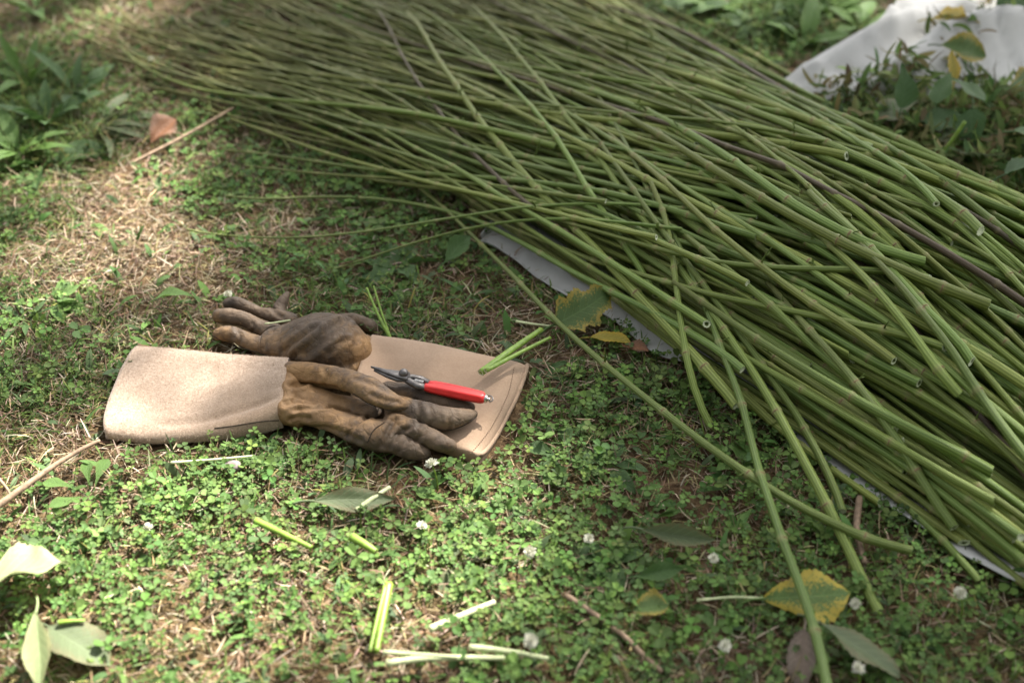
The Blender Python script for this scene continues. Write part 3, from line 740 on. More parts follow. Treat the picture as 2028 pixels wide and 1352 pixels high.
LEAVES = [
 # name, base px,py,z, length, azimuth deg, pitch, roll, (kind,W,teeth,amp,fold,arch,curl), material, label
 ('fallen_leaf', 1512, 1185, .027, .085, 8, -2, 14, ('fan', .40, 13, .16, .12, .06, .10), 'yg2', 'toothed half green half yellow leaf lying flat on the grass under a stalk'),
 ('fallen_leaf', 1622, 1232, .034, .085, -38, 4, -18, ('fan', .24, 11, .16, .5, .12, .2), 'greyweed', 'curled dull green leaf beside a dried grey leaf on the grass'),
 ('dead_leaf', 1592, 1246, .022, .062, -98, 6, 24, ('oval', .24, 9, .1, .9, .2, .3), 'greyleaf', 'folded grey brown dead leaf hanging under the long pale stalk'),
 ('fallen_leaf', 1250, 1208, .020, .036, 4, -8, 10, ('fan', .45, 9, .2, .3, .1, .1), 'yg', 'small dark leaf with yellow toothed rim lying among the clover'),
 ('fallen_leaf', 1100, 642, .030, .085, 30, -16, 30, ('lobed', .42, 14, .2, .25, .1, .1), 'yg', 'lobed yellowing green leaf lying under the lone stalk at the sheet edge'),
 ('fallen_leaf', 1165, 668, .022, .050, -6, -4, -10, ('fan', .34, 9, .2, .3, .1, .1), 'yellow', 'small torn yellow leaf against the hem of the white sheet'),
 ('fallen_leaf', 1232, 684, .020, .032, -18, -4, 5, ('fan', .34, 9, .2, .3, .1, .1), 'brownleaf', 'tiny brown orange leaf scrap tucked against the sheet hem'),
 ('fallen_leaf', 880, 520, .020, .058, 52, -14, 25, ('lance', .26, 12, .2, .4, .1, .1), 'weed', 'upright serrated green leaf beside the thin reddish stalk tip'),
 ('fallen_leaf', -22, 1150, .028, .075, 14, -14, -24, ('heart', .62, 12, .08, .15, .14, .1), 'paleleaf', 'broad pale leaf with small holes lying on sunlit grass'),
 ('fallen_leaf', 70, 1212, .034, .080, -76, 8, 14, ('lance', .18, 6, .06, .3, .12, .1), 'paleleaf', 'long curling pale green leaf with a yellowed tip on sunlit grass'),
 ('fallen_leaf', 95, 1240, .026, .070, -28, 2, -10, ('oval', .36, 7, .06, .3, .22, .1), 'greyweed', 'dull green oval leaf lying against the long curling pale one'),
 ('dead_leaf', 300, 282, .018, .050, 42, -28, 20, ('fan', .50, 8, .2, .9, .1, .3), 'brownleaf', 'crumpled rusty brown dead leaf lying on the lawn beside a twig'),
 ('fallen_leaf', 618, 992, .022, .085, 6, -3, 30, ('lance', .17, 5, .04, .4, .10, .1), 'greyweed', 'long dull green leaf with brown stain lying flat on the clover'),
 ('fallen_leaf', 308, 592, .026, .042, 14, -16, -14, ('oval', .30, 9, .1, .3, .35, .1), 'weed2', 'arching bright green leaf standing on the dry patch behind the tan cuff'),
 ('fallen_leaf', 1270, 1048, .026, .075, -12, -3, 36, ('lance', .16, 7, .1, .7, .1, .1), 'greyweed', 'wilted folded pale green leaf lying on the shaded clover'),
 ('fallen_leaf', 1262, 1142, .024, .046, 6, -8, 36, ('lance', .22, 9, .18, .5, .12, .1), 'weed', 'grey green serrated leaf lying among small clover leaves'),
 ('fallen_leaf', 1846, 38, .075, .085, -14, -6, -14, ('lobed', .45, 12, .14, .3, .14, .1), 'yellow', 'bright yellow lobed leaf lying on the crumpled white sheet'),
 ('fallen_leaf', 1862, 90, .085, .070, -10, 4, 24, ('fan', .46, 10, .14, .4, .10, .1), 'yg', 'yellow green leaf with a dried brown end on the sheet fold'),
 ('fallen_leaf', 1888, 172, .070, .060, 82, -38, 20, ('lance', .2, 6, .1, .5, .1, .1), 'yellow', 'narrow yellow leaf standing up in front of the sheet fold'),
 ('fallen_leaf', 2000, 175, .080, .060, 20, -25, -20, ('fan', .5, 8, .14, .3, .1, .1), 'yg', 'yellow tipped green leaf at the edge of the leaf clippings'),
]
for i, (nm, px, py, z, L, az, pit, rol, g, mt, lab) in enumerate(LEAVES):
    put_leaf(nm, px, py, z, L, rad(az), rad(pit), rad(rol), leaf_mesh(*g, 100+i, mt), label=lab, cat='leaf')

# ------------------------------------------------------------------ gloves
def chain_blobs(chains, nseg=10):
    """ellipsoids strung along surveyed centre lines: (px, py, z centre, radius mm across, radius mm high)"""
    a = np.linspace(0, 2*np.pi, 18, endpoint=False); b = np.linspace(-np.pi/2, np.pi/2, 11)
    U = np.array([(math.cos(q)*math.cos(p), math.cos(q)*math.sin(p), math.sin(q)) for q in b for p in a])
    FF = [(k*18+j, k*18+(j+1) % 18, (k+1)*18+(j+1) % 18, (k+1)*18+j) for k in range(10) for j in range(18)]
    parts = []
    for ch in chains:
        w5 = np.array([[*P(c[0], c[1], c[2]), c[3]*.001, c[4]*.001] for c in ch])
        w5 = spline(w5, max(3, nseg*(len(ch)-1)))
        for c in w5: parts.append((U*np.array([c[3], c[3], c[4]])+c[:3], FF))
    return merge(parts)
def remesh(V, F, vox, sm_it):
    me = bpy.data.meshes.new('tmp'); me.from_pydata([tuple(v) for v in V], [], F); me.update()
    o = bpy.data.objects.new('tmp', me); COL.objects.link(o)
    m = o.modifiers.new('r', 'REMESH'); m.mode = 'VOXEL'; m.voxel_size = vox
    m2 = o.modifiers.new('s', 'SMOOTH'); m2.factor = .5; m2.iterations = sm_it
    dg = bpy.context.evaluated_depsgraph_get(); ev = o.evaluated_get(dg); em = ev.to_mesh()
    n = len(em.vertices); co = np.empty(n*3, np.float32); em.vertices.foreach_get('co', co)
    no = np.empty(n*3, np.float32); em.vertices.foreach_get('normal', no)
    fs = [tuple(p.vertices) for p in em.polygons]
    ev.to_mesh_clear(); bpy.data.objects.remove(o); bpy.data.meshes.remove(me)
    return co.reshape(-1, 3).astype(float), no.reshape(-1, 3).astype(float), fs
def poly_d(V, pts):
    d = np.full(len(V), 9.)
    for a, b in zip(pts[:-1], pts[1:]):
        ab = b-a; t = np.clip(((V-a)@ab)/(ab@ab), 0, 1); d = np.minimum(d, np.linalg.norm(V-a-t[:, None]*ab, axis=1))
    return d
def surf_path(bvh, px, n=40, lift=.0003):
    """points where surveyed lines of sight meet the built surface"""
    out = []
    for a, b in spline(px, n):
        h = P(a, b, 0.); c = np.array([0, 0, CAM_H]); d = h-c
        loc, nor, _, _ = bvh.ray_cast(Vector(c), Vector(d/np.linalg.norm(d)))
        if loc is not None: out.append(np.array(loc)+np.array(nor)*lift)
    return np.array(out)
def folds(V, N, bvh, lines):
    for px, depth, wd in lines:
        pts = surf_path(bvh, px, 16)
        if len(pts) < 2: continue
        d = poly_d(V, pts)
        k = -depth*np.exp(-(d/wd)**2)+.55*depth*np.exp(-((d-2.0*wd)/wd)**2)
        V = V+N*k[:, None]
    return V
def blobs_attr(V, spots):
    pix = toPix(V); v = np.zeros(len(V))
    for px, py, r, a in spots: v += a*np.exp(-((pix[:, 0]-px)**2+(pix[:, 1]-py)**2)/(r*r))
    return v
def cuff(front, back, h, nl, nc, seed, thick_front=.5, flare=0.0, zoff=0.0, lumps=.004):
    """flattened leather sleeve between a front and a back edge; open at its far end"""
    f = spline(front, nl); b = spline(back, nl); g = np.random.default_rng(seed)
    V = np.zeros((nl, 2*nc, 3))
    for i in range(nl):
        u = i/(nl-1); hh = np.interp(u, np.linspace(0, 1, len(h)), h)
        v = np.linspace(0, 1, nc)
        v = .5-.5*np.cos(v*np.pi)
        top = hh*np.clip(1-np.abs(2*v-1)**7, 0, 1)**.5
        xy = f[i][None]+(b[i]-f[i])[None]*v[:, None]
        zz = np.interp(v, [0, 1], [f[i][2], b[i][2]])
        und = lumps*(fbm(xy[:, 0], xy[:, 1], 13, seed)-.5)*2*np.sin(np.pi*v)
        V[i, :nc] = np.c_[xy[:, :2], zz+top*.75+und+.0015]
        V[i, nc:] = np.c_[xy[::-1, :2], zz[::-1]-top[::-1]*.25+und[::-1]*.3-.0015]
    m = 2*nc; F = [(i*m+j, (i+1)*m+j, (i+1)*m+(j+1) % m, i*m+(j+1) % m) for i in range(nl-1) for j in range(m)]
    return V.reshape(-1, 3), F
def nap(V, F, n, L, seed, base):
    """short loose fibres standing off the suede"""
    g = np.random.default_rng(seed); F = np.array(F)
    A, B, C, D = (V[F[:, k]] for k in range(4)); ar = np.linalg.norm(np.cross(C-A, D-B), axis=1)
    k = g.choice(len(F), n, p=ar/ar.sum()); u, v = g.random((2, n, 1))
    p = (A[k]*(1-u)+B[k]*u)*(1-v)+(D[k]*(1-u)+C[k]*u)*v
    nn = np.cross(C-A, D-B); nn /= np.linalg.norm(nn, axis=1)[:, None]+1e-12; nn = nn[k]
    ok = p[:, 2] > -.001
    d = nn*.8+g.normal(0, .55, (n, 3)); d /= np.linalg.norm(d, axis=1)[:, None]
    side = np.cross(d, g.normal(0, 1, (n, 3))); side /= np.linalg.norm(side, axis=1)[:, None]
    l = (L*g.uniform(.4, 1.3, n))[:, None]; wd = .00013
    W = np.stack([p-side*wd-nn*.0002, p+side*wd-nn*.0002, p+d*l+side*wd*.3], 1)[ok].reshape(-1, 3)
    m = len(W)//3; FF = np.arange(m*3).reshape(-1, 3)
    col = np.repeat(lerp([.40, .29, .21], [.66, .53, .42], g.random((m, 1))), 3, 0)
    return W, FF, col
def stitches(bvh, px, n, ln, r=.00055):
    pts = surf_path(bvh, px, n*3, .0004); parts = []
    for k in range(0, len(pts)-2, 3):
        a, b = pts[k], lerp(pts[k], pts[k+1], ln); parts.append(tube([a, lerp(a, b, .5)+[0, 0, .0003], b], r, 5))
    return merge(parts)
def glove_piece(name, chains, lines, ochre, base, root, seed, vox=.0017, it=3):
    V, F = chain_blobs(chains); V, N, F = remesh(V, F, vox, it)
    V = folds(V, N, bvh_of(V, F), lines)
    V = V+N*((fbm(V[:, 0]+V[:, 2]*.7, V[:, 1]-V[:, 2], 55, seed)-.5)*.0026+(fbm(V[:, 0]-V[:, 2], V[:, 1]+V[:, 2]*.5, 150, seed+3, 2)-.5)*.0008)[:, None]
    wob(name, V, F, base, M['leather'], root, base, attrs={'ochre': blobs_attr(V, ochre)})
    return V, F
def join_bvh(ps):
    V, F = merge(ps); return bvh_of(V, F)
def bvh_of(V, F): return BVHTree.FromPolygons([tuple(v) for v in V], [tuple(f) for f in F])

# the glove lying behind: grain side up, fingers to the left, cuff to the right
def glove_back():
    base = P(720, 720); base[2] = 0
    root = ob('work_glove', None, loc=tuple(base), label='dark brown leather glove with smooth tan stitched cuff, lying under the other glove', cat='glove')
    fr = [P(*p) for p in ((694, 812, .008), (750, 846, .007), (850, 884, .006), (945, 918, .005))]
    bk = [P(*p) for p in ((742, 678, .012), (840, 686, .012), (940, 706, .010), (1044, 726, .008))]
    V, F = cuff(fr, bk, [.028, .021, .019, .017], 44, 40, 5, lumps=.005)
    # open end bows outwards, lifts at the near corner
    u = np.repeat(np.arange(44)/43, 80); vv = np.tile(np.r_[np.linspace(0, 1, 40), np.linspace(1, 0, 40)], 44)
    bow = (np.sin(np.pi*vv)*.007)*np.clip((u-.6)/.4, 0, 1)
    ax = (fr[-1]-fr[0]); ax /= np.linalg.norm(ax); V = V+ax*bow[:, None]
    V[:, 2] += .010*np.exp(-((vv-.05)/.10)**2)*np.clip((u-.75)/.25, 0, 1)*(np.tile(np.r_[np.ones(40), np.zeros(40)], 44))
    V[:, 2] -= .016*np.clip((u-.90)/.10, 0, 1)**2*np.tile(np.r_[np.ones(40), np.zeros(40)], 44)*np.sin(np.pi*np.clip(vv, .06, .94))
    st = blobs_attr(V, [(760, 700, 40, .35), (980, 860, 50, .25), (800, 740, 60, .15)])
    co = wob('cuff', V, F, base, M['grain'], root, base, attrs={'stain': st})
    s = co.modifiers.new('leather', 'SOLIDIFY'); s.thickness = .0022; s.offset = -1
    rim = V.reshape(44, 80, 3)[43, 1:39]; hem = rim-ax*.0012
    wob('hem', *tube(hem, .0026, 8), base, M['grain'], co, base)
    b = bvh_of(V, F)
    sv, sf = stitches(b, [(1018, 728), (1006, 780), (978, 838), (948, 880), (928, 902)], 46, .8)
    wob('hem_stitching', sv, sf, base, M['thread'], co, base)
    ch = [
     [(698, 700, .026, 25, 19), (680, 688, .034, 31, 27), (640, 674, .036, 39, 30), (592, 676, .024, 31, 20), (550, 678, .019, 23, 16)],
     [(726, 682, .022, 9, 14), (716, 706, .024, 10, 15), (702, 736, .020, 10, 13)],
     [(690, 728, .018, 24, 17), (650, 722, .018, 26, 17), (590, 706, .015, 18, 14)],
     [(575, 690, .016, 16, 14), (520, 684, .016, 12, 11), (480, 670, .017, 9.5, 9.5), (452, 661, .018, 9.5, 10), (434, 663, .015, 8, 8)],
     [(545, 660, .018, 12, 12), (515, 648, .020, 10, 10), (488, 634, .023, 9.5, 10), (458, 626, .023, 10, 10), (434, 626, .019, 9, 9)],
     [(575, 634, .017, 11, 9), (540, 625, .017, 9, 8), (515, 618, .016, 7.5, 7), (492, 608, .018, 7.5, 7.5), (470, 600, .020, 7.5, 8), (452, 600, .017, 7, 7)],
     [(552, 618, .016, 9, 8), (554, 607, .019, 8, 8), (562, 594, .023, 6.5, 7), (569, 582, .027, 4, 4)],
     [(675, 642, .022, 11, 10), (708, 637, .022, 9, 9), (734, 647, .018, 8.5, 8.5)],
    ]
    lines = [([(691, 627), (655, 660), (604, 702)], .0040, .0045), ([(672, 636), (630, 664), (585, 704)], .0028, .004), ([(625, 648), (590, 672), (560, 696)], .0026, .004), ([(708, 664), (700, 690), (690, 722)], .0016, .0035),
        ([(540, 655), (525, 668), (520, 690)], .0016, .003), ([(468, 652), (476, 664), (474, 680)], .0014, .0025), ([(500, 640), (504, 650), (498, 658)], .001, .002), ([(540, 612), (548, 622), (560, 628)], .0016, .0025), ([(650, 700), (670, 680), (690, 672)], .0014, .003)]
    och = [(600, 680, 300, .06), (738, 690, 26, .75), (722, 720, 34, .6), (690, 700, 40, .25), (700, 660, 30, .25), (430, 662, 22, .35), (470, 690, 50, .3), (560, 705, 60, .32), (425, 628, 14, .3)]
    ps = []
    ps.append(glove_piece('palm', [ch[0], ch[1], ch[2]], lines, och, base, root, 8))
    ps.append(glove_piece('finger', [ch[3]], lines, och, base, root, 8))
    ps.append(glove_piece('finger', [ch[4]], lines, och, base, root, 8))
    ps.append(glove_piece('finger', [ch[5]], lines, och, base, root, 8))
    ps.append(glove_piece('finger', [ch[6]], lines, och, base, root, 8))
    ps.append(glove_piece('thumb', [ch[7]], lines, och, base, root, 8))
    b = join_bvh(ps)
    for px in ([(421, 664), (450, 681), (490, 697), (540, 710), (590, 718)], [(742, 678), (736, 700), (722, 722), (712, 735)]):
        pts = surf_path(b, px, 40, .0002)
        if len(pts) > 4: wob('seam', *tube(pts, .0007, 5), base, M['seam'], root, base)
    return root
glove_back()
# the glove lying across it: suede cuff to the left, fingers to the right
def glove_front():
    base = P(500, 800); base[2] = 0
    root = ob('work_glove', None, loc=tuple(base), label='stained ochre brown leather glove with rough tan suede cuff, lying across the other glove', cat='glove')
    fr = [P(*p) for p in ((212, 866, .009), (300, 876, .007), (420, 870, .008), (500, 858, .010), (560, 842, .014))]
    bk = [P(*p) for p in ((281, 690, .010), (350, 696, .012), (440, 707, .014), (520, 717, .016), (576, 727, .020))]
    nl, nc = 50, 44
    V, F = cuff(fr, bk, [.014, .015, .017, .021, .030], nl, nc, 15, lumps=.005)
    u = np.repeat(np.arange(nl)/(nl-1), 2*nc); vv = np.tile(np.r_[np.linspace(0, 1, nc), np.linspace(1, 0, nc)], nl)
    ax = (fr[0]-fr[-1]); ax /= np.linalg.norm(ax)
    V = V+ax*((np.sin(np.pi*vv)*.010)*np.clip((.35-u)/.35, 0, 1))[:, None]
    topm = np.tile(np.r_[np.ones(nc), np.zeros(nc)], nl)
    dd = poly_d(np.c_[V[:, :2], 0*u], np.array([[*P(*q)[:2], 0] for q in ((330, 864), (390, 862), (440, 854), (500, 843), (548, 836))]))
    V[:, 2] += topm*(-.0028*np.exp(-(dd/.005)**2))
    V[:, 2] += topm*.004*np.sin(np.pi*np.clip(vv, 0, 1))*(fbm(V[:, 0]*1.5, V[:, 1], 28, 19)-.5)
    st = blobs_attr(V, [(480, 820, 70, .5), (430, 845, 60, .35), (530, 790, 40, .4), (430, 726, 12, .5), (410, 712, 10, .4), (330, 800, 60, .15)])
    co = wob('cuff', V, F, base, M['suede'], root, base, attrs={'stain': st})
    s = co.modifiers.new('leather', 'SOLIDIFY'); s.thickness = .0024; s.offset = -1
    W, FF, col = nap(V, F, 42000, .0021, 3, base)
    t = M['nap'] = mat_col('suede_fibre', .9, .1, .1)
    wob('suede_nap', W, FF, base, t, co, base, col=col, kind='stuff', sm=False)
    b = bvh_of(V, F)
    pts = surf_path(b, [(425, 848), (470, 842), (520, 834), (552, 832)], 30, .0002)
    if len(pts) > 4: wob('seam', *tube(pts, .0007, 5), base, M['seam'], co, base)
    ch = [
     # thumb side, folded over the palm
     [(578, 742, .028, 15, 17), (620, 742, .034, 12.5, 14), (660, 746, .041, 12.5, 12.5), (695, 754, .047, 13.5, 11.5), (732, 771, .053, 15.5, 11), (768, 793, .053, 12, 8.5), (803, 803, .049, 7, 6)],
     # palm between, sinking under the thumb
     [(580, 785, .022, 17, 14), (612, 788, .021, 17, 11), (650, 796, .023, 15, 8), (690, 803, .022, 14, 7), (740, 812, .026, 13, 6)],
     [(574, 736, .027, 9, 12), (572, 780, .027, 11, 15), (566, 822, .022, 10, 13)],
     # heel bulging over the cuff seam
     [(560, 813, .022, 13, 14), (580, 822, .023, 12, 13), (590, 836, .014, 7, 8)],
     # near edge of the hand
     [(590, 815, .022, 14, 13), (650, 830, .024, 13, 12), (700, 848, .025, 16.5, 14), (750, 862, .026, 19, 16), (780, 850, .030, 16, 14)],
     # fingers
     [(760, 868, .026, 15, 13), (781, 875, .025, 13, 11.5), (811, 888, .022, 12, 11), (838, 897, .018, 9, 8.5)],
     [(780, 836, .034, 13, 12), (812, 848, .034, 11.5, 11), (842, 863, .031, 11, 10.5), (870, 876, .028, 10.5, 9.5), (891, 882, .025, 8, 7.5)],
     [(790, 808, .038, 15, 13), (837, 820, .040, 14.5, 13.5), (877, 828, .038, 14, 13), (914, 826, .036, 11, 10), (938, 820, .035, 5.5, 5.5)],
     [(770, 775, .034, 12, 11), (810, 778, .036, 11, 10), (863, 792, .035, 10.5, 10), (910, 803, .032, 9, 8.5), (930, 807, .030, 6, 6)],
    ]
    lines = [([(783, 830), (770, 850), (757, 882)], .0030, .0030), ([(826, 796), (832, 820), (828, 842)], .0014, .0030), ([(848, 802), (855, 824), (850, 848)], .0010, .0026), ([(885, 808), (890, 828), (886, 850)], .0008, .0024), ([(902, 812), (906, 828), (902, 846)], .0005, .002),
        ([(800, 852), (812, 846), (818, 836)], .0022, .0026), ([(826, 872), (838, 858), (842, 850)], .0011, .0024), ([(788, 896), (800, 880), (808, 870)], .0010, .0024), ([(770, 885), (782, 868), (790, 858)], .0016, .0024),
        ([(575, 762), (620, 762), (670, 768)], .0030, .0035), ([(600, 842), (660, 850), (715, 872)], .0016, .003), ([(568, 800), (590, 796), (620, 800)], .0026, .0035), ([(585, 812), (640, 806), (690, 816)], .0022, .003), ([(700, 748), (740, 762), (780, 782)], .0010, .003), ([(690, 862), (706, 840), (730, 826)], .0018, .003), ([(575, 830), (592, 824), (612, 828)], .002, .0025),
        ([(640, 730), (648, 745), (644, 760)], .0010, .003), ([(735, 782), (760, 792), (790, 796)], .0012, .0025)]
    och = [(580, 740, 45, .55), (585, 800, 50, .85), (560, 825, 40, .5), (640, 790, 40, .55), (630, 835, 60, .35), (700, 840, 50, .2), (790, 832, 22, .5), (800, 790, 18, .45), (745, 850, 25, .3), (700, 770, 60, .28), (760, 790, 40, .2), (640, 740, 60, .2), (890, 835, 14, .3), (880, 890, 20, .25)]
    ps = []
    ps.append(glove_piece('thumb', [ch[0]], lines, och, base, root, 18))
    ps.append(glove_piece('palm', [ch[1], ch[2], ch[3], ch[4]], lines, och, base, root, 18))
    ps.append(glove_piece('finger', [ch[5]], lines, och, base, root, 18))
    ps.append(glove_piece('finger', [ch[6]], lines, och, base, root, 18))
    ps.append(glove_piece('finger', [ch[7]], lines, och, base, root, 18))
    ps.append(glove_piece('finger', [ch[8]], lines, och, base, root, 18))
    b = join_bvh(ps)
    for px in ([(700, 779), (730, 798), (768, 811), (800, 808)], [(862, 850), (895, 850), (925, 838), (944, 824)], [(700, 884), (760, 902), (820, 910), (854, 904)], [(728, 876), (740, 852), (762, 836)]):
        pts = surf_path(b, px, 40, .0002)
        if len(pts) > 4: wob('seam', *tube(pts, .0006, 5), base, M['seam'], root, base)
    return b
GB = glove_front()

# ------------------------------------------------------------------ pruners
def pruners():
    a = P(842, 763, .052); e = P(962, 789, .047); tip = P(738, 744, .060)
    base = P(850, 790, 0)
    x = e-a; L = np.linalg.norm(x); x /= L; side = np.cross([0, 0, 1.0], x); side /= np.linalg.norm(side); up = np.cross(x, side)
    root = ob('pruning_snips', None, loc=tuple(base), label='small red handled pruning snips resting on the glove fingers and tan cuff', cat='pruners')
    Wp = lambda u, s, z: a+x*u+side*s+up*z
    def grip(s0, s1, z0, rr, u0, u1):
        n, m = 26, 36; V = []
        for i in range(m):
            t = i/(m-1); u = u0+(u1-u0)*t
            r = rr*(1-.22*(1-t)**4)*(math.sqrt(max(0, 1-((t-.93)/.07)**2))*.45+.55 if t > .93 else 1)*(.86+.14*min(1, t*14))
            r *= 1+.06*math.sin(t*3.1)
            s = s0+(s1-s0)*t
            for j in range(n):
                an = j/n*2*math.pi; rib = 1+.07*math.cos(6*an)*(1 if .06 < t < .92 else .2)
                V.append(Wp(u, s+r*rib*math.cos(an), z0+r*rib*math.sin(an)*.85))
        F = [(i*n+j, i*n+(j+1) % n, (i+1)*n+(j+1) % n, (i+1)*n+j) for i in range(m-1) for j in range(n)]
        F += [tuple(range(n))[::-1], tuple(range((m-1)*n, m*n))]
        return np.array(V), F
    g1 = wob('grip', *grip(-.0025, -.0005, .0, .0065, 0, L), base, M['red'], root, base)
    wob('grip', *grip(.0074, .0056, -.003, .0058, .002, L*.97), base, M['red'], root, base)
    # tang and jaws
    pv = Wp(-.026, .004, .005)
    def slab(pts, h, z):
        pts = np.array(pts); n = len(pts)
        V = [Wp(p[0], p[1], z-h) for p in pts]+[Wp(p[0], p[1], z+h) for p in pts]
        return np.array(V), [tuple(range(n))[::-1], tuple(range(n, 2*n))]+[(i, (i+1) % n, n+(i+1) % n, n+i) for i in range(n)]
    t1, f1 = tube([Wp(.004, -.0025, 0), Wp(-.008, -.004, .0005), Wp(-.018, -.001, .002), Wp(-.030, .004, .003)], [.0042, .0046, .0044, .0032], 10, .8)
    wob('tang', t1, f1, base, M['steel'], root, base)
    t1, f1 = tube([Wp(.004, .008, -.003), Wp(-.008, .0105, -.001), Wp(-.018, .008, .001), Wp(-.028, .003, .001)], [.0036, .0038, .0036, .003], 10, .8)
    wob('tang', t1, f1, base, M['steel'], root, base)
    o = wob('blade', *slab([(-.020, -.004), (-.030, -.0035), (-.046, .0), (-.064, .0045), (-.064, .0055), (-.046, .0055), (-.030, .008), (-.020, .009)], .0010, .0055), base, M['steel'], root, base)
    wob('counter_blade', *slab([(-.020, -.003), (-.030, -.006), (-.044, -.003), (-.060, .003), (-.060, .005), (-.044, .003), (-.030, .006), (-.020, .008)], .0012, .0028), base, M['steel'], root, base)
    # pivot bolt with a domed head
    V, F = [], []; n = 16
    for r, z in ((.0052, .006), (.0054, .008), (.0046, .0102), (.0028, .0118), (.0008, .0123)):
        for j in range(n): V.append(Wp(-.026+r*math.cos(j/n*6.2832), .004+r*math.sin(j/n*6.2832), z))
    F = [(i*n+j, i*n+(j+1) % n, (i+1)*n+(j+1) % n, (i+1)*n+j) for i in range(4) for j in range(n)]+[tuple(range(4*n, 5*n))]
    wob('pivot_bolt', np.array(V), F, base, M['steel'], root, base)
    th = np.linspace(0, 9*2*np.pi, 140); sp = np.array([Wp(-.003-.0105*(k/139), .0035+.0026*math.cos(q), -.0002+.0026*math.sin(q)) for k, q in enumerate(th)])
    wob('spring', *tube(sp, .00045, 5), base, M['chrome'], root, base)
    V, F = merge([tube([Wp(L-.002, -.0005, 0), Wp(L+.0012, -.0005, 0), Wp(L+.002, -.0005, 0)], [.0046, .0046, .0040], 16), tube([Wp(L+.001, -.0005, 0), Wp(L+.0045, -.0005, 0), Wp(L+.0052, -.0005, 0)], [.0022, .0024, .0015], 10)])
    wob('end_cap', V, F, base, M['chrome'], g1, base)
    # wire catch bent round the end cap
    V, F = tube(spline([Wp(L+.0005, .0045, .001), Wp(L+.006, .003, .002), Wp(L+.008, -.0015, .001), Wp(L+.005, -.004, 0)], 20), .0008, 6)
    wob('catch', V, F, base, M['steel'], g1, base)
pruners()

# ------------------------------------------------------------------ lawn: straw, grass and clover
def inpoly(x, y, poly):
    c = np.zeros(len(x), bool); n = len(poly)
    for i in range(n):
        (x1, y1), (x2, y2) = poly[i][:2], poly[i-1][:2]
        hit = ((y1 > y) != (y2 > y)) & (x < (x2-x1)*(y-y1)/(y2-y1+1e-12)+x1); c ^= hit
    return c
SHEETP = np.vstack([_fr+np.array([.004, .004]), _bk[::-1]])
GLV1 = [P(*p)[:2] for p in ((206, 884), (283, 700), (420, 716), (570, 728), (700, 745), (800, 790), (930, 800), (935, 835), (885, 890), (845, 922), (720, 905), (600, 866), (480, 880), (350, 890))]
GLV2 = [P(*p)[:2] for p in ((430, 668), (440, 615), (520, 615), (600, 650), (700, 655), (745, 690), (1056, 728), (1032, 845), (955, 934), (860, 905), (660, 760), (560, 710), (470, 690))]
def blocked(x, y): return inpoly(x, y, SHEETP) | inpoly(x, y, GLV1) | inpoly(x, y, GLV2)
def field(x, y, spots, base=0.0):
    q = toPix(np.stack([x, y, 0*x], -1)); v = np.full(len(x), float(base))
    for px, py, rx, ry, a in spots: v += a*np.exp(-((q[:, 0]-px)/rx)**2-((q[:, 1]-py)/ry)**2)
    return v
DRY = [(240, 430, 150, 90, .9), (230, 530, 190, 70, .8), (260, 645, 110, 60, 1.0), (120, 700, 120, 50, .7), (60, 560, 90, 60, .4), (300, 30, 260, 60, .7), (60, 60, 90, 90, .5), (560, 450, 120, 60, .3),
       (480, 320, 120, 60, .25), (1150, 720, 130, 70, .35), (1000, 630, 100, 40, .5), (560, 1160, 90, 60, .5), (420, 1150, 70, 50, .4), (1080, 960, 60, 40, .4), (1560, 950, 60, 40, .5), (900, 1180, 100, 60, .3), (230, 960, 70, 40, .3), (1480, 1330, 120, 60, .4), (100, 880, 80, 50, .4)]
CLO = [(420, 1230, 560, 180, .5), (900, 1150, 520, 260, .5), (350, 1000, 420, 160, .35), (1280, 1000, 300, 260, .5), (1750, 1280, 350, 130, .6), (1200, 820, 200, 120, .4), (480, 520, 200, 90, .4), (700, 540, 220, 80, .3), (420, 370, 200, 70, .3), (1500, 60, 260, 80, .2)]
GRS = [(100, 230, 170, 110, .9), (60, 400, 130, 120, .5), (100, 760, 130, 90, .6), (700, 600, 260, 80, .35), (850, 640, 120, 60, .5), (180, 620, 160, 60, .4), (1480, 70, 260, 90, .6), (250, 760, 60, 60, .6), (1150, 800, 120, 60, .4)]
def scatter(dens_in, dens_out, seed, wfun):
    g = np.random.default_rng(seed)
    def box(x0, x1, y0, y1, d):
        n = int((x1-x0)*(y1-y0)*d); return g.uniform(x0, x1, n), g.uniform(y0, y1, n)
    x, y = box(-1.15, 1.15, .62, 2.62, dens_in)
    lim = .36*y+.30; k = np.abs(x) < lim*1.12; x, y = x[k], y[k]
    xo, yo = box(-2.6, 2.6, .0, 4.2, dens_out); out = ~((np.abs(xo) < (.36*yo+.30)*1.12) & (yo > .62) & (yo < 2.62)); xo, yo = xo[out], yo[out]
    x = np.r_[x, xo]; y = np.r_[y, yo]
    k = ~blocked(x, y); x, y = x[k], y[k]
    k = g.random(len(x)) < wfun(x, y); return x[k], y[k], g
def lawn_fields(x, y):
    n1 = fbm(x, y, 9, 61); n2 = fbm(x, y, 7, 63); n3 = fbm(x, y, 11, 67)
    dry = np.clip(field(x, y, DRY, .14)+(n1-.5)*1.1, 0, 1.1)
    clo = np.clip(field(x, y, CLO, .30)+(n2-.5)*2.0-dry*.40, 0, 1)
    grs = np.clip(field(x, y, GRS, .28)+(n3-.5)*1.6-dry*.25, .03, 1)
    return dry, clo, grs
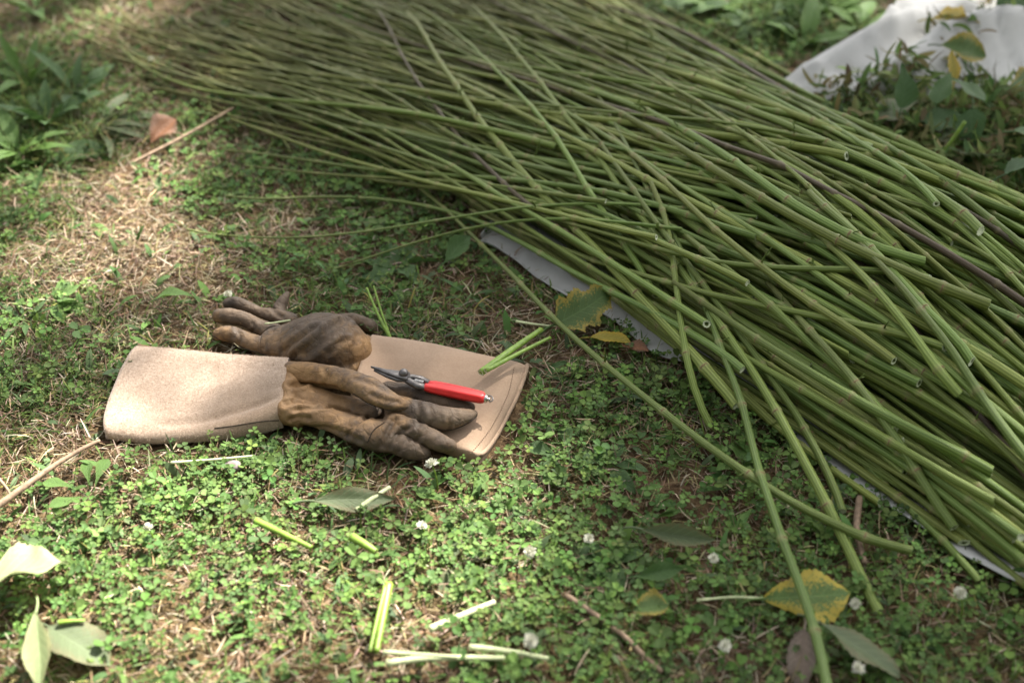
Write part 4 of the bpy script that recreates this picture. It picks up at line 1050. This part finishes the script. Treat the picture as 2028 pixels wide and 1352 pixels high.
def strips(x, y, z, L, Wd, az, pitch, bend, seg, col, twist=None, tipw=.15):
    """curved tapering strips (blades, straws)"""
    n = len(x); t = np.linspace(0, 1, seg+1)
    ang = pitch[:, None]-bend[:, None]*t[None, :]
    ds = L[:, None]/seg
    h = np.concatenate([np.zeros((n, 1)), np.cumsum(np.cos(ang[:, :-1])*ds, 1)], 1); v = np.concatenate([np.zeros((n, 1)), np.cumsum(np.sin(ang[:, :-1])*ds, 1)], 1)
    wd = Wd[:, None]*np.interp(t, [0, .35, .75, 1], [.7, 1, .75, tipw])[None, :]
    ca, sa = np.cos(az)[:, None], np.sin(az)[:, None]
    tw = (np.zeros(n) if twist is None else twist)[:, None]
    cx = x[:, None]+h*ca; cy = y[:, None]+h*sa; cz = z[:, None]+v
    wx, wy, wz = -sa*np.cos(tw)*wd, ca*np.cos(tw)*wd, np.sin(tw)*wd
    V = np.stack([np.stack([cx-wx, cy-wy, cz-wz], -1), np.stack([cx+wx, cy+wy, cz+wz], -1)], 2).reshape(-1, 3)
    m = 2*(seg+1); b = np.arange(n)[:, None]*m+np.arange(seg)[None, :]*2
    F = np.stack([b, b+1, b+3, b+2], -1).reshape(-1, 4)
    return V, F, np.repeat(col, m, 0)
def pal(g, n, cols, var=.2):
    c = np.array(cols)[g.integers(0, len(cols), n)]; return np.clip(c*(1+g.normal(0, var, (n, 1)))*(1+g.normal(0, .06, (n, 3))), .004, .9)
def build_lawn():
    # dry straw and thatch
    x, y, g = scatter(62000, 5000, 1, lambda x, y: np.clip(.30+.75*lawn_fields(x, y)[0], 0, 1)); n = len(x)
    col = pal(g, n, [(.25, .185, .12), (.32, .25, .17), (.19, .135, .085), (.12, .083, .052), (.38, .315, .225), (.25, .21, .105), (.17, .105, .062)], .25)
    V, F, c = strips(x, y, ground_z(x, y)+g.uniform(.001, .009, n), g.uniform(.008, .030, n), g.uniform(.0003, .0009, n), g.uniform(0, 6.283, n), g.normal(.12, .25, n), g.normal(.25, .7, n), 3, col, g.normal(0, .6, n), .4)
    wob('dry_thatch', V, F, (0, 1.5, 0), M['straw'], col=c, label='matted dry tan straw and thatch lying between the grass blades', cat='thatch', kind='stuff', sm=False)
    # green blades
    x, y, g = scatter(56000, 4200, 2, lambda x, y: lawn_fields(x, y)[2]); n = len(x)
    tall = np.clip(field(x, y, [(100, 230, 170, 110, 1.0), (850, 640, 120, 60, .3), (1480, 60, 300, 90, .5), (60, 760, 100, 80, .3)], 0), 0, 1)
    col = pal(g, n, [(.085, .140, .030), (.115, .180, .038), (.070, .115, .032), (.15, .21, .052), (.095, .145, .055)], .22)
    yl = g.random(n) < .08; col[yl] = pal(g, yl.sum(), [(.26, .24, .07), (.32, .26, .11)])
    V, F, c = strips(x, y, ground_z(x, y), g.uniform(.010, .032, n)*(1+.9*tall), g.uniform(.0005, .0013, n), g.uniform(0, 6.283, n), g.normal(.62, .35, n), g.uniform(.2, 1.5, n), 4, col, g.normal(0, .5, n), .08)
    wob('grass', V, F, (0, 1.5, 0), M['lawn'], col=c, label='short green grass blades scattered over the lawn', cat='grass', kind='stuff')
    # clover
    x, y, g = scatter(17500, 1500, 3, lambda x, y: lawn_fields(x, y)[1]); n = len(x)
    L = np.clip(g.lognormal(math.log(.0050), .36, n), .0035, .0135)
    hgt = g.uniform(.006, .022, n); z = ground_z(x, y)+hgt
    az = g.uniform(0, 6.283, n); ti = np.abs(g.normal(0, .35, n)); td = g.uniform(0, 6.283, n)
    Nz = np.stack([np.sin(ti)*np.cos(td), np.sin(ti)*np.sin(td), np.cos(ti)], -1)
    A = np.stack([np.cos(az), np.sin(az), 0*az], -1); A -= Nz*(A*Nz).sum(1)[:, None]; A /= np.linalg.norm(A, axis=1)[:, None]; B = np.cross(Nz, A)
    c0 = pal(g, n, [(.080, .145, .032), (.105, .175, .040), (.066, .120, .032), (.13, .205, .050), (.092, .155, .045)], .18)
    Vs, Fs, Cs = [], [], []; off = 0
    shape = np.array([(0.06, 0), (.40, -.36), (.78, -.42), (1.0, -.22), (.94, 0), (1.0, .22), (.78, .42), (.40, .36), (.52, 0)])
    for k in range(3):
        a = (k-1)*2.09+g.normal(0, .12, n); fold = g.uniform(.05, .5, n); lift = g.normal(.05, .22, n)
        D = A*np.cos(a)[:, None]+B*np.sin(a)[:, None]; S = np.cross(Nz, D)
        sc = L*g.uniform(.85, 1.1, n)
        P3 = (np.stack([x, y, z], -1)[:, None]+D[:, None]*(shape[None, :, :1]*sc[:, None, None])+S[:, None]*(shape[None, :, 1:]*sc[:, None, None])
              + Nz[:, None]*((np.abs(shape[:, 1])[None]*fold[:, None]+shape[:, 0][None]*lift[:, None])*sc[:, None])[..., None])
        Vs.append(P3.reshape(-1, 3))
        f = np.array([(8, i, (i+1) % 8) for i in range(8)]); Fs.append((np.arange(n)[:, None, None]*9+f[None]).reshape(-1, 3)+off); off += n*9
        cc = np.repeat(c0[:, None]*(1+g.normal(0, .06, (n, 1, 1))), 9, 1); cc[:, 8] *= 1.12; Cs.append(cc.reshape(-1, 3))
    wob('clover', np.concatenate(Vs), np.concatenate(Fs), (0, 1.5, 0), M['lawn'], col=np.concatenate(Cs), label='low patches of small three part clover leaves in the lawn', cat='clover', kind='stuff', sm=False)
    V, F, c = strips(x, y, z-hgt, hgt*1.05, np.full(n, .0004), g.uniform(0, 6.283, n), g.normal(1.5, .1, n), g.normal(0, .2, n), 2, c0*1.1, None, .9)
    wob('clover_stems', V, F, (0, 1.5, 0), M['lawn'], col=c, label='fine upright leaf stems under the clover', cat='stems', kind='stuff', sm=False)
    # small broad weed leaves
    x, y, g = scatter(2600, 500, 4, lambda x, y: np.clip(.25+.6*fbm(x, y, 6, 91)-.25*lawn_fields(x, y)[0], 0, 1)); n = len(x)
    col = pal(g, n, [(.075, .145, .038), (.10, .18, .045), (.09, .14, .06)], .2)
    V, F, c = strips(x, y, ground_z(x, y)+.004, g.uniform(.014, .032, n), g.uniform(.0025, .0050, n), g.uniform(0, 6.283, n), g.normal(.55, .3, n), g.uniform(.4, 1.3, n), 5, col, g.normal(0, .35, n), .1)
    wob('small_weeds', V, F, (0, 1.5, 0), M['lawn'], col=c, label='small broad weed leaves dotted through the lawn', cat='weeds', kind='stuff')
build_lawn()

# ------------------------------------------------------------------ weeds one can tell apart
def weed(px, py, n, L, kind, Wd, teeth, amp, mat, seed, lab, el=(.15, .7), spread=6.283, a0=0.0, group=None, name='weed_plant'):
    g = np.random.default_rng(seed); p = P(px, py, 0); p[2] = float(ground_z(p[0], p[1]))
    root = ob(name, None, loc=tuple(p), label=lab, cat='weed', group=group)
    for k in range(n):
        az = a0+spread*(k+g.uniform(-.3, .3))/n; e = g.uniform(*el); l = L*g.uniform(.65, 1.1)
        me = leaf_mesh(kind, Wd, teeth, amp, .25, [.25, .45, .35][k % 3], .05, 300+seed*7+k % 3, mat, .22)
        ob('leaf', me, root, (math.cos(az)*.006, math.sin(az)*.006, .006), (g.normal(0, .3), -e, az), (l, l, l))
    return root
W_ = 'lance-leaved'
weed(95, 250, 11, .085, 'lance', .13, 7, .05, 'weed', 1, 'tall loose clump of narrow grey green leaves beside a broad flat one', (.35, 1.1))
weed(185, 255, 9, .100, 'lance', .10, 5, .04, 'greyweed', 2, 'trailing weed with long pale grey leaves reaching towards the brown leaf', (.1, .5), 2.2, -.9)
weed(40, 310, 9, .080, 'lance', .15, 7, .05, 'weed2', 3, 'bright green weed of upright narrow leaves at the lawn edge', (.3, 1.0))
weed(100, 322, 4, .075, 'oval', .26, 6, .05, 'weed', 4, 'weed with broad dark oval leaves lying flat below the tall clump', (.05, .4))
weed(60, 170, 7, .075, 'lance', .12, 6, .05, 'weed2', 5, 'thin leaved weed standing behind the tall clump', (.4, 1.1))
weed(150, 190, 7, .085, 'lance', .13, 6, .05, 'weed', 16, 'dark weed with arching leaves between two paler ones', (.4, 1.1))
weed(100, 605, 5, .058, 'lance', .17, 6, .05, 'weed2', 6, 'low weed with two long arching leaves on the dry patch', (.1, .4), 2.6, -1.0)
weed(50, 640, 7, .050, 'lance', .10, 5, .04, 'weed', 7, 'small tuft of narrow leaves near the dry straw', (.2, .8))
weed(182, 985, 6, .045, 'spoon', .20, 5, .04, 'weed2', 8, 'bright little rosette with upright folded leaves in the sun below the cuff', (.3, 1.1))
weed(922, 1015, 6, .045, 'spoon', .20, 5, .04, 'weed2', 9, 'small rosette of spoon shaped leaves on the sunlit clover', (.1, .5))
weed(1130, 925, 7, .042, 'spoon', .24, 7, .08, 'weed', 10, 'shaded rosette of spoon shaped leaves right of the tan cuff', (.1, .5))
weed(1205, 930, 5, .040, 'oval', .26, 7, .08, 'weed', 11, 'shaded rosette with rounded leaves beside the lone ground stalk', (.1, .6))
weed(1285, 1035, 5, .035, 'spoon', .24, 5, .05, 'weed2', 12, 'little pale rosette in the shaded clover above a wilted leaf', (.3, .9))
weed(1200, 1120, 6, .032, 'oval', .30, 5, .05, 'weed', 13, 'rosette of round dark leaves next to the grey serrated leaf', (.1, .5))
weed(790, 535, 6, .048, 'lobed', .30, 9, .1, 'weed', 14, 'lobed leaved weed growing behind the gloves', (.1, .5))
weed(1460, 925, 5, .040, 'oval', .30, 8, .1, 'weed2', 15, 'pale toothed leaved weed between the lone stalk and the sheet', (.2, .6))
weed(900, 1130, 3, .042, 'oval', .36, 4, .02, 'greyweed', 17, 'single broad dull leaf plant in the sunny clover', (.1, .4))
weed(70, 30, 5, .08, 'lance', .15, 5, .05, 'weed2', 18, 'blurred light green weed far back on the lawn', (.3, .9))
weed(1060, 748, 4, .050, 'lance', .08, 4, .02, 'weed', 19, 'flat grass like tuft beside the hem of the tan cuff', (.05, .3), 1.2, -.5)
weed(930, 590, 5, .045, 'lance', .09, 4, .02, 'weed', 20, 'tuft of narrow dark leaves between the gloves and the heap', (.3, .9))
for k, (px, py) in enumerate([(1420, 20), (1500, 60), (1590, 95), (1340, 40), (1640, 30), (1560, 15), (1700, 60)]):
    weed(px, py, 6, .085, ('oval', 'lance')[k % 2], .2, 6, .06, ('weed2', 'weed')[k % 2], 30+k, 'leafy green weed growing on the lawn beyond the heap', (.2, .9), group='weeds beyond the heap')

# ------------------------------------------------------------------ leaf clippings lying on the sheet behind the heap
def clippings():
    g = np.random.default_rng(8); n = 5200
    cs = np.array([(1720, 250), (1820, 250), (1900, 270), (1990, 260), (1960, 350), (1880, 320), (1780, 215), (2060, 300), (2050, 420), (1660, 222), (1950, 210), (2100, 220), (1870, 120), (1990, 40)]); wt = np.array([1, 1.5, 1.6, 1.6, 1.4, 1.3, .7, 1.4, 1, .35, 1.2, 1, .08, .25]); wt /= wt.sum()
    q = cs[g.choice(len(cs), n, p=wt)]+g.normal(0, 1, (n, 2))*np.array([42, 22])
    w3 = np.array([P(a, b, .02) for a, b in q]); x, y = w3[:, 0], w3[:, 1]
    z = sheet_z(x, y)+g.uniform(.004, .050, n)*np.clip(1.2-np.abs(q[:, 1]-300)/160, .15, 1)
    col = pal(g, n, [(.09, .15, .035), (.13, .19, .05), (.17, .21, .07), (.065, .115, .03), (.20, .19, .08), (.14, .11, .05)], .22)
    V, F, c = strips(x, y, z, g.uniform(.015, .045, n), g.uniform(.0006, .0058, n), g.uniform(0, 6.283, n), g.normal(.15, .5, n), g.normal(.4, .9, n), 5, col, g.normal(0, .8, n), .1)
    wob('leaf_clippings', V, F, (.75, 1.8, 0), M['lawn'], col=c, label='loose pile of shredded green leaf clippings on the white sheet behind the heap', cat='clippings', kind='stuff')
    labs = ['nettle leaf with toothed edge standing up in front of the sheet', 'broad toothed nettle leaf beside the upright one', 'dark nettle leaf low in the clippings under the upright one', 'nettle leaf lying flat close to the heap edge',
            'drooping grey green nettle leaf on a pale stem in the clippings', 'toothed leaf near the far corner of the clippings', 'dark green leaf on the sheet top by the yellow leaves', 'small nettle leaf beside the drooping one', 'nettle leaf poking out at the lower edge of the clippings', 'nettle leaf on top of the clippings below the sheet fold', 'pale underside of a nettle leaf in the clippings', 'toothed leaf against the outermost stalk']
    for k, (px, py, z, L, az, pit, rol) in enumerate([(1785, 215, .09, .062, 80, -60, 30), (1855, 205, .08, .058, 60, -35, -30), (1830, 240, .06, .065, -10, -10, 20), (1735, 235, .05, .07, 20, -20, 10), (1925, 215, .09, .065, -95, 40, 25), (2005, 260, .07, .09, -20, -10, -20),
            (1975, 25, .07, .10, 20, -20, 20), (1880, 260, .06, .06, -60, 10, 20), (1990, 345, .06, .085, 10, -20, -25), (1950, 200, .08, .06, 130, -20, 10), (1900, 300, .06, .06, -30, -5, 140), (1850, 270, .05, .06, -20, -15, 10)]):
        put_leaf('nettle_leaf', px, py, z, L, rad(az), rad(pit), rad(rol), leaf_mesh('heart', .36, 11, .16, .2, .12, .1, 500+k % 4, ('nettle', 'weed', 'nettle', 'greyweed')[k % 4] if k != 10 else 'greyweed'), label=labs[k], cat='leaf')
    pth = spline([P(1845, 330, .03), P(1880, 285, .06), P(1912, 240, .09)], 16)
    wob('leaf_stem', *tube(pth, .0026, 7), pth[0], M['greenstem'], label='pale bent leaf stem rising out of the clippings', cat='stem')
clippings()

# ------------------------------------------------------------------ short cut pieces, twigs, flowers
def piece(px, r, mat, lab, name='cut_piece', n=24, flat=.8, cat='stem piece', tip=.7):
    pth = spline([P(*q) for q in px], n); rr = np.linspace(r, r*tip, n)
    V, F = tube(pth, rr, 12, flat)
    k = np.arange(len(V)); V = pth[np.minimum(k//12, n-1)]+(V-pth[np.minimum(k//12, n-1)])*(1-.14*(k % 2))[:, None]
    o = wob(name, V, F, pth[0], M[mat], label=lab, cat=cat)
    if name == 'cut_piece':
        T = pth[0]-pth[1]; T /= np.linalg.norm(T); cc = pth[0]+T*.0004
        ring = V[:12]+T*.0004
        W = np.vstack([cc+(ring-cc)*.95, cc+(ring-cc)*.45-T*.0005]); FF = [(j, (j+1) % 12, 12+(j+1) % 12, 12+j) for j in range(12)]+[tuple(range(12, 24))]
        wob('cut_face', W, FF, pth[0], M['cut'], o, pth[0])
    return o
piece([(952, 738, .040), (1010, 695, .040), (1072, 652, .030)], .0050, 'greenstem', 'fresh green split stem lying on the corner of the tan cuff')
piece([(962, 734, .044), (1030, 698, .040), (1090, 668, .034)], .0032, 'greenstem', 'thinner green stem lying beside the split one on the tan cuff')
piece([(776, 674, .018), (752, 630, .030), (726, 570, .045)], .0022, 'greenstem', 'thin green stem leaning out of the grass behind the tan cuff')
piece([(773, 668, .018), (756, 620, .032), (740, 566, .045)], .0017, 'greenstem', 'slim green sprig leaning against the thin stem behind the cuff')
piece([(506, 1030, .020), (560, 1056, .020), (617, 1084, .018)], .0044, 'greenstem', 'bright green stem piece lying on the sunlit clover below the gloves')
piece([(697, 1062, .018), (720, 1076, .018), (745, 1092, .016)], .0056, 'greenstem', 'short stubby green stem piece with a white cut end on the clover')
piece([(770, 1155, .022), (760, 1210, .020), (745, 1290, .016)], .0046, 'greenstem', 'upright looking green stem strip on the blurred foreground grass')
piece([(763, 1160, .024), (748, 1220, .022), (732, 1290, .018)], .0024, 'greenstem', 'thin green strip splitting off beside the thicker stem strip')
piece([(851, 1245, .018), (915, 1218, .020), (980, 1191, .020)], .0044, 'palestem', 'pale split stem piece lying slanted on the sunlit grass')
piece([(765, 1312, .022), (860, 1302, .022), (1000, 1302, .020)], .0040, 'palestem', 'whitish stem strip lying lengthwise in the foreground grass')
piece([(760, 1290, .020), (830, 1295, .024), (905, 1300, .024)], .0026, 'palestem', 'thin pale stem strip crossing the whitish one at a slight angle')
piece([(930, 1280, .022), (1000, 1288, .022), (1090, 1304, .020)], .0036, 'palestem', 'pale stem strip ending beside a clover flower in the foreground')
piece([(338, 916, .016), (420, 910, .018), (505, 902, .016)], .0019, 'palestem', 'thin pale stem lying on the grass just below the suede cuff', 'thin_stem')
piece([(1022, 636, .018), (1060, 642, .020), (1102, 646, .024)], .0019, 'palestem', 'yellow green leaf stem lying towards the lobed leaf at the sheet', 'thin_stem')
piece([(1380, 1188, .016), (1450, 1182, .018), (1515, 1184, .026)], .0018, 'palestem', 'long thin leaf stalk running up to the toothed yellowing leaf', 'thin_stem')
piece([(705, 1010, .016), (740, 985, .020), (772, 964, .020)], .0034, 'palestem', 'grey white split strip lying across the long dull leaf', 'thin_stem')
piece([(115, 1232, .030), (140, 1229, .030), (168, 1228, .028)], .0026, 'greenstem', 'short bright green stem scrap on the sunlit oval leaf')
piece([(575, 634, .036), (550, 638, .034), (524, 641, .034)], .0014, 'palestem', 'pale dry grass blade lying across the back glove', 'grass_stem')
piece([(-40, 1022, .020), (0, 998, .020), (60, 955, .022), (110, 920, .020), (160, 890, .018), (197, 872, .014)], .0042, 'twig', 'dry brown stick lying on the grass and pointing at the suede cuff', 'dry_stick', 40, 1, 'stick', .5)
piece([(-20, 930, .014), (10, 962, .020), (24, 985, .020)], .0024, 'twig', 'thin side twig crossing the dry brown stick', 'dry_stick', 16, 1, 'stick', .5)
piece([(1120, 1178, .014), (1180, 1218, .018), (1235, 1258, .018), (1262, 1285, .018), (1310, 1330, .016)], .0034, 'twig', 'blurred grey brown twig lying in the shaded foreground clover', 'dry_stick', 30, 1, 'stick', .8)
piece([(258, 325, .014), (330, 288, .020), (400, 250, .022), (465, 212, .022)], .0026, 'twig', 'thin brown twig lying beside the crumpled rusty leaf', 'dry_stick', 30, 1, 'stick', .7)
piece([(1702, 985, .012), (1697, 1050, .014), (1712, 1115, .014)], .0038, 'purple' if False else 'twig', 'dark reddish twig standing out from under the stalks at the hem', 'dry_stick', 20, 1, 'stick', .9)
def pebble():
    g = np.random.default_rng(4); V = []; F = []; n = 14
    for i in range(8):
        th = math.pi*i/7
        for j in range(n):
            ph = j/n*6.2832; k = 1+g.uniform(-.07, .07)
            V.append((.0105*math.sin(th)*math.cos(ph)*k, .0075*math.sin(th)*math.sin(ph)*k, .0048*math.cos(th)*k))
    F = [(i*n+j, (i+1)*n+j, (i+1)*n+(j+1) % n, i*n+(j+1) % n) for i in range(7) for j in range(n)]
    ob('pebble', mesh('pebble', V, F, mat_plain('grey_stone', (.19, .155, .15), .85, .2, 0, .3, 200, .4)), loc=tuple(P(462, 922, .012)), label='small flat greyish pink pebble on the clover below the suede cuff', cat='pebble')
pebble()
def flower_mesh(seed, rr):
    g = np.random.default_rng(seed); parts = []
    for k in range(34):
        ph = k*2.39996; zz = 1-1.5*(k+.5)/34; rxy = math.sqrt(max(0, 1-zz*zz))
        d = np.array([rxy*math.cos(ph), rxy*math.sin(ph), zz]); d = d+g.normal(0, .08, 3); d /= np.linalg.norm(d)
        s = np.cross(d, [.3, .2, 1]); s /= np.linalg.norm(s); u = np.cross(s, d); l = rr*g.uniform(.85, 1.15)
        b = d*rr*.15
        parts.append((np.array([b, b+d*l*.55+s*l*.22, b+d*l*.9+s*l*.15+u*l*.1, b+d*l+u*l*.18, b+d*l*.9-s*l*.15+u*l*.1, b+d*l*.55-s*l*.22, b+d*l*.5-u*l*.14]), [(0, 1, 6), (1, 2, 6), (2, 3, 6), (3, 4, 6), (4, 5, 6), (5, 0, 6), (1, 0, 5), (2, 1, 5, 4), (3, 2, 4)]))
    V, F = merge(parts); return mesh('flower_head', V, F, M['white'], sm=False)
FM = [flower_mesh(k, r) for k, r in ((1, .0064), (2, .0056), (3, .0048))]
FLOWERS = [(855, 918, .026, 0, 'white clover flower standing right under the glove fingertips'), (1050, 1092, .020, 1, 'white clover flower in the clover between the gloves and the foreground twig'), (1050, 1268, .026, 0, 'blurred white clover flower beside the pale stem strips'),
 (452, 582, .014, 2, 'white clover flower just behind the back glove fingers'), (1413, 1105, .022, 2, 'white clover flower in the shade near the wilted leaf'), (1166, 1066, .018, 2, 'small white clover flower left of the wilted leaf'), (1700, 1322, .022, 1, 'white clover flower below the curled yellowing leaf'),
 (1902, 1172, .028, 1, 'white clover flower on a long stem in front of the sheet hem'), (1436, 1278, .020, 1, 'blurred white clover flower on the dark foreground soil'), (294, 1044, .020, 2, 'white clover flower in the sun left of the green stem piece'),
 (835, 1040, .016, 2, 'white clover flower scrap above the spoon leaved rosette'), (300, 118, .018, 1, 'whitish clover flower far back at the tips of the heap'), (1694, 1194, .018, 2, 'half faded clover flower beside the end of the long slanting stalk')]
for px, py, h, k, lab in FLOWERS:
    top = P(px, py, h+.010); b = np.array([top[0]+R.normal(0, .006), top[1]-R.uniform(.002, .012), 0.0])
    root = ob('clover_flower', None, loc=tuple(b), label=lab, cat='flower')
    ob('flower_head', FM[k], root, tuple(top-b), (R.normal(0, .4), R.normal(0, .4), R.uniform(0, 6)), (1, 1, .9))
    wob('stem', *tube(spline([b, lerp(b, top, .5)+[.002, 0, 0], top], 8), .0008, 6), b, M['greenstem'], root, b)
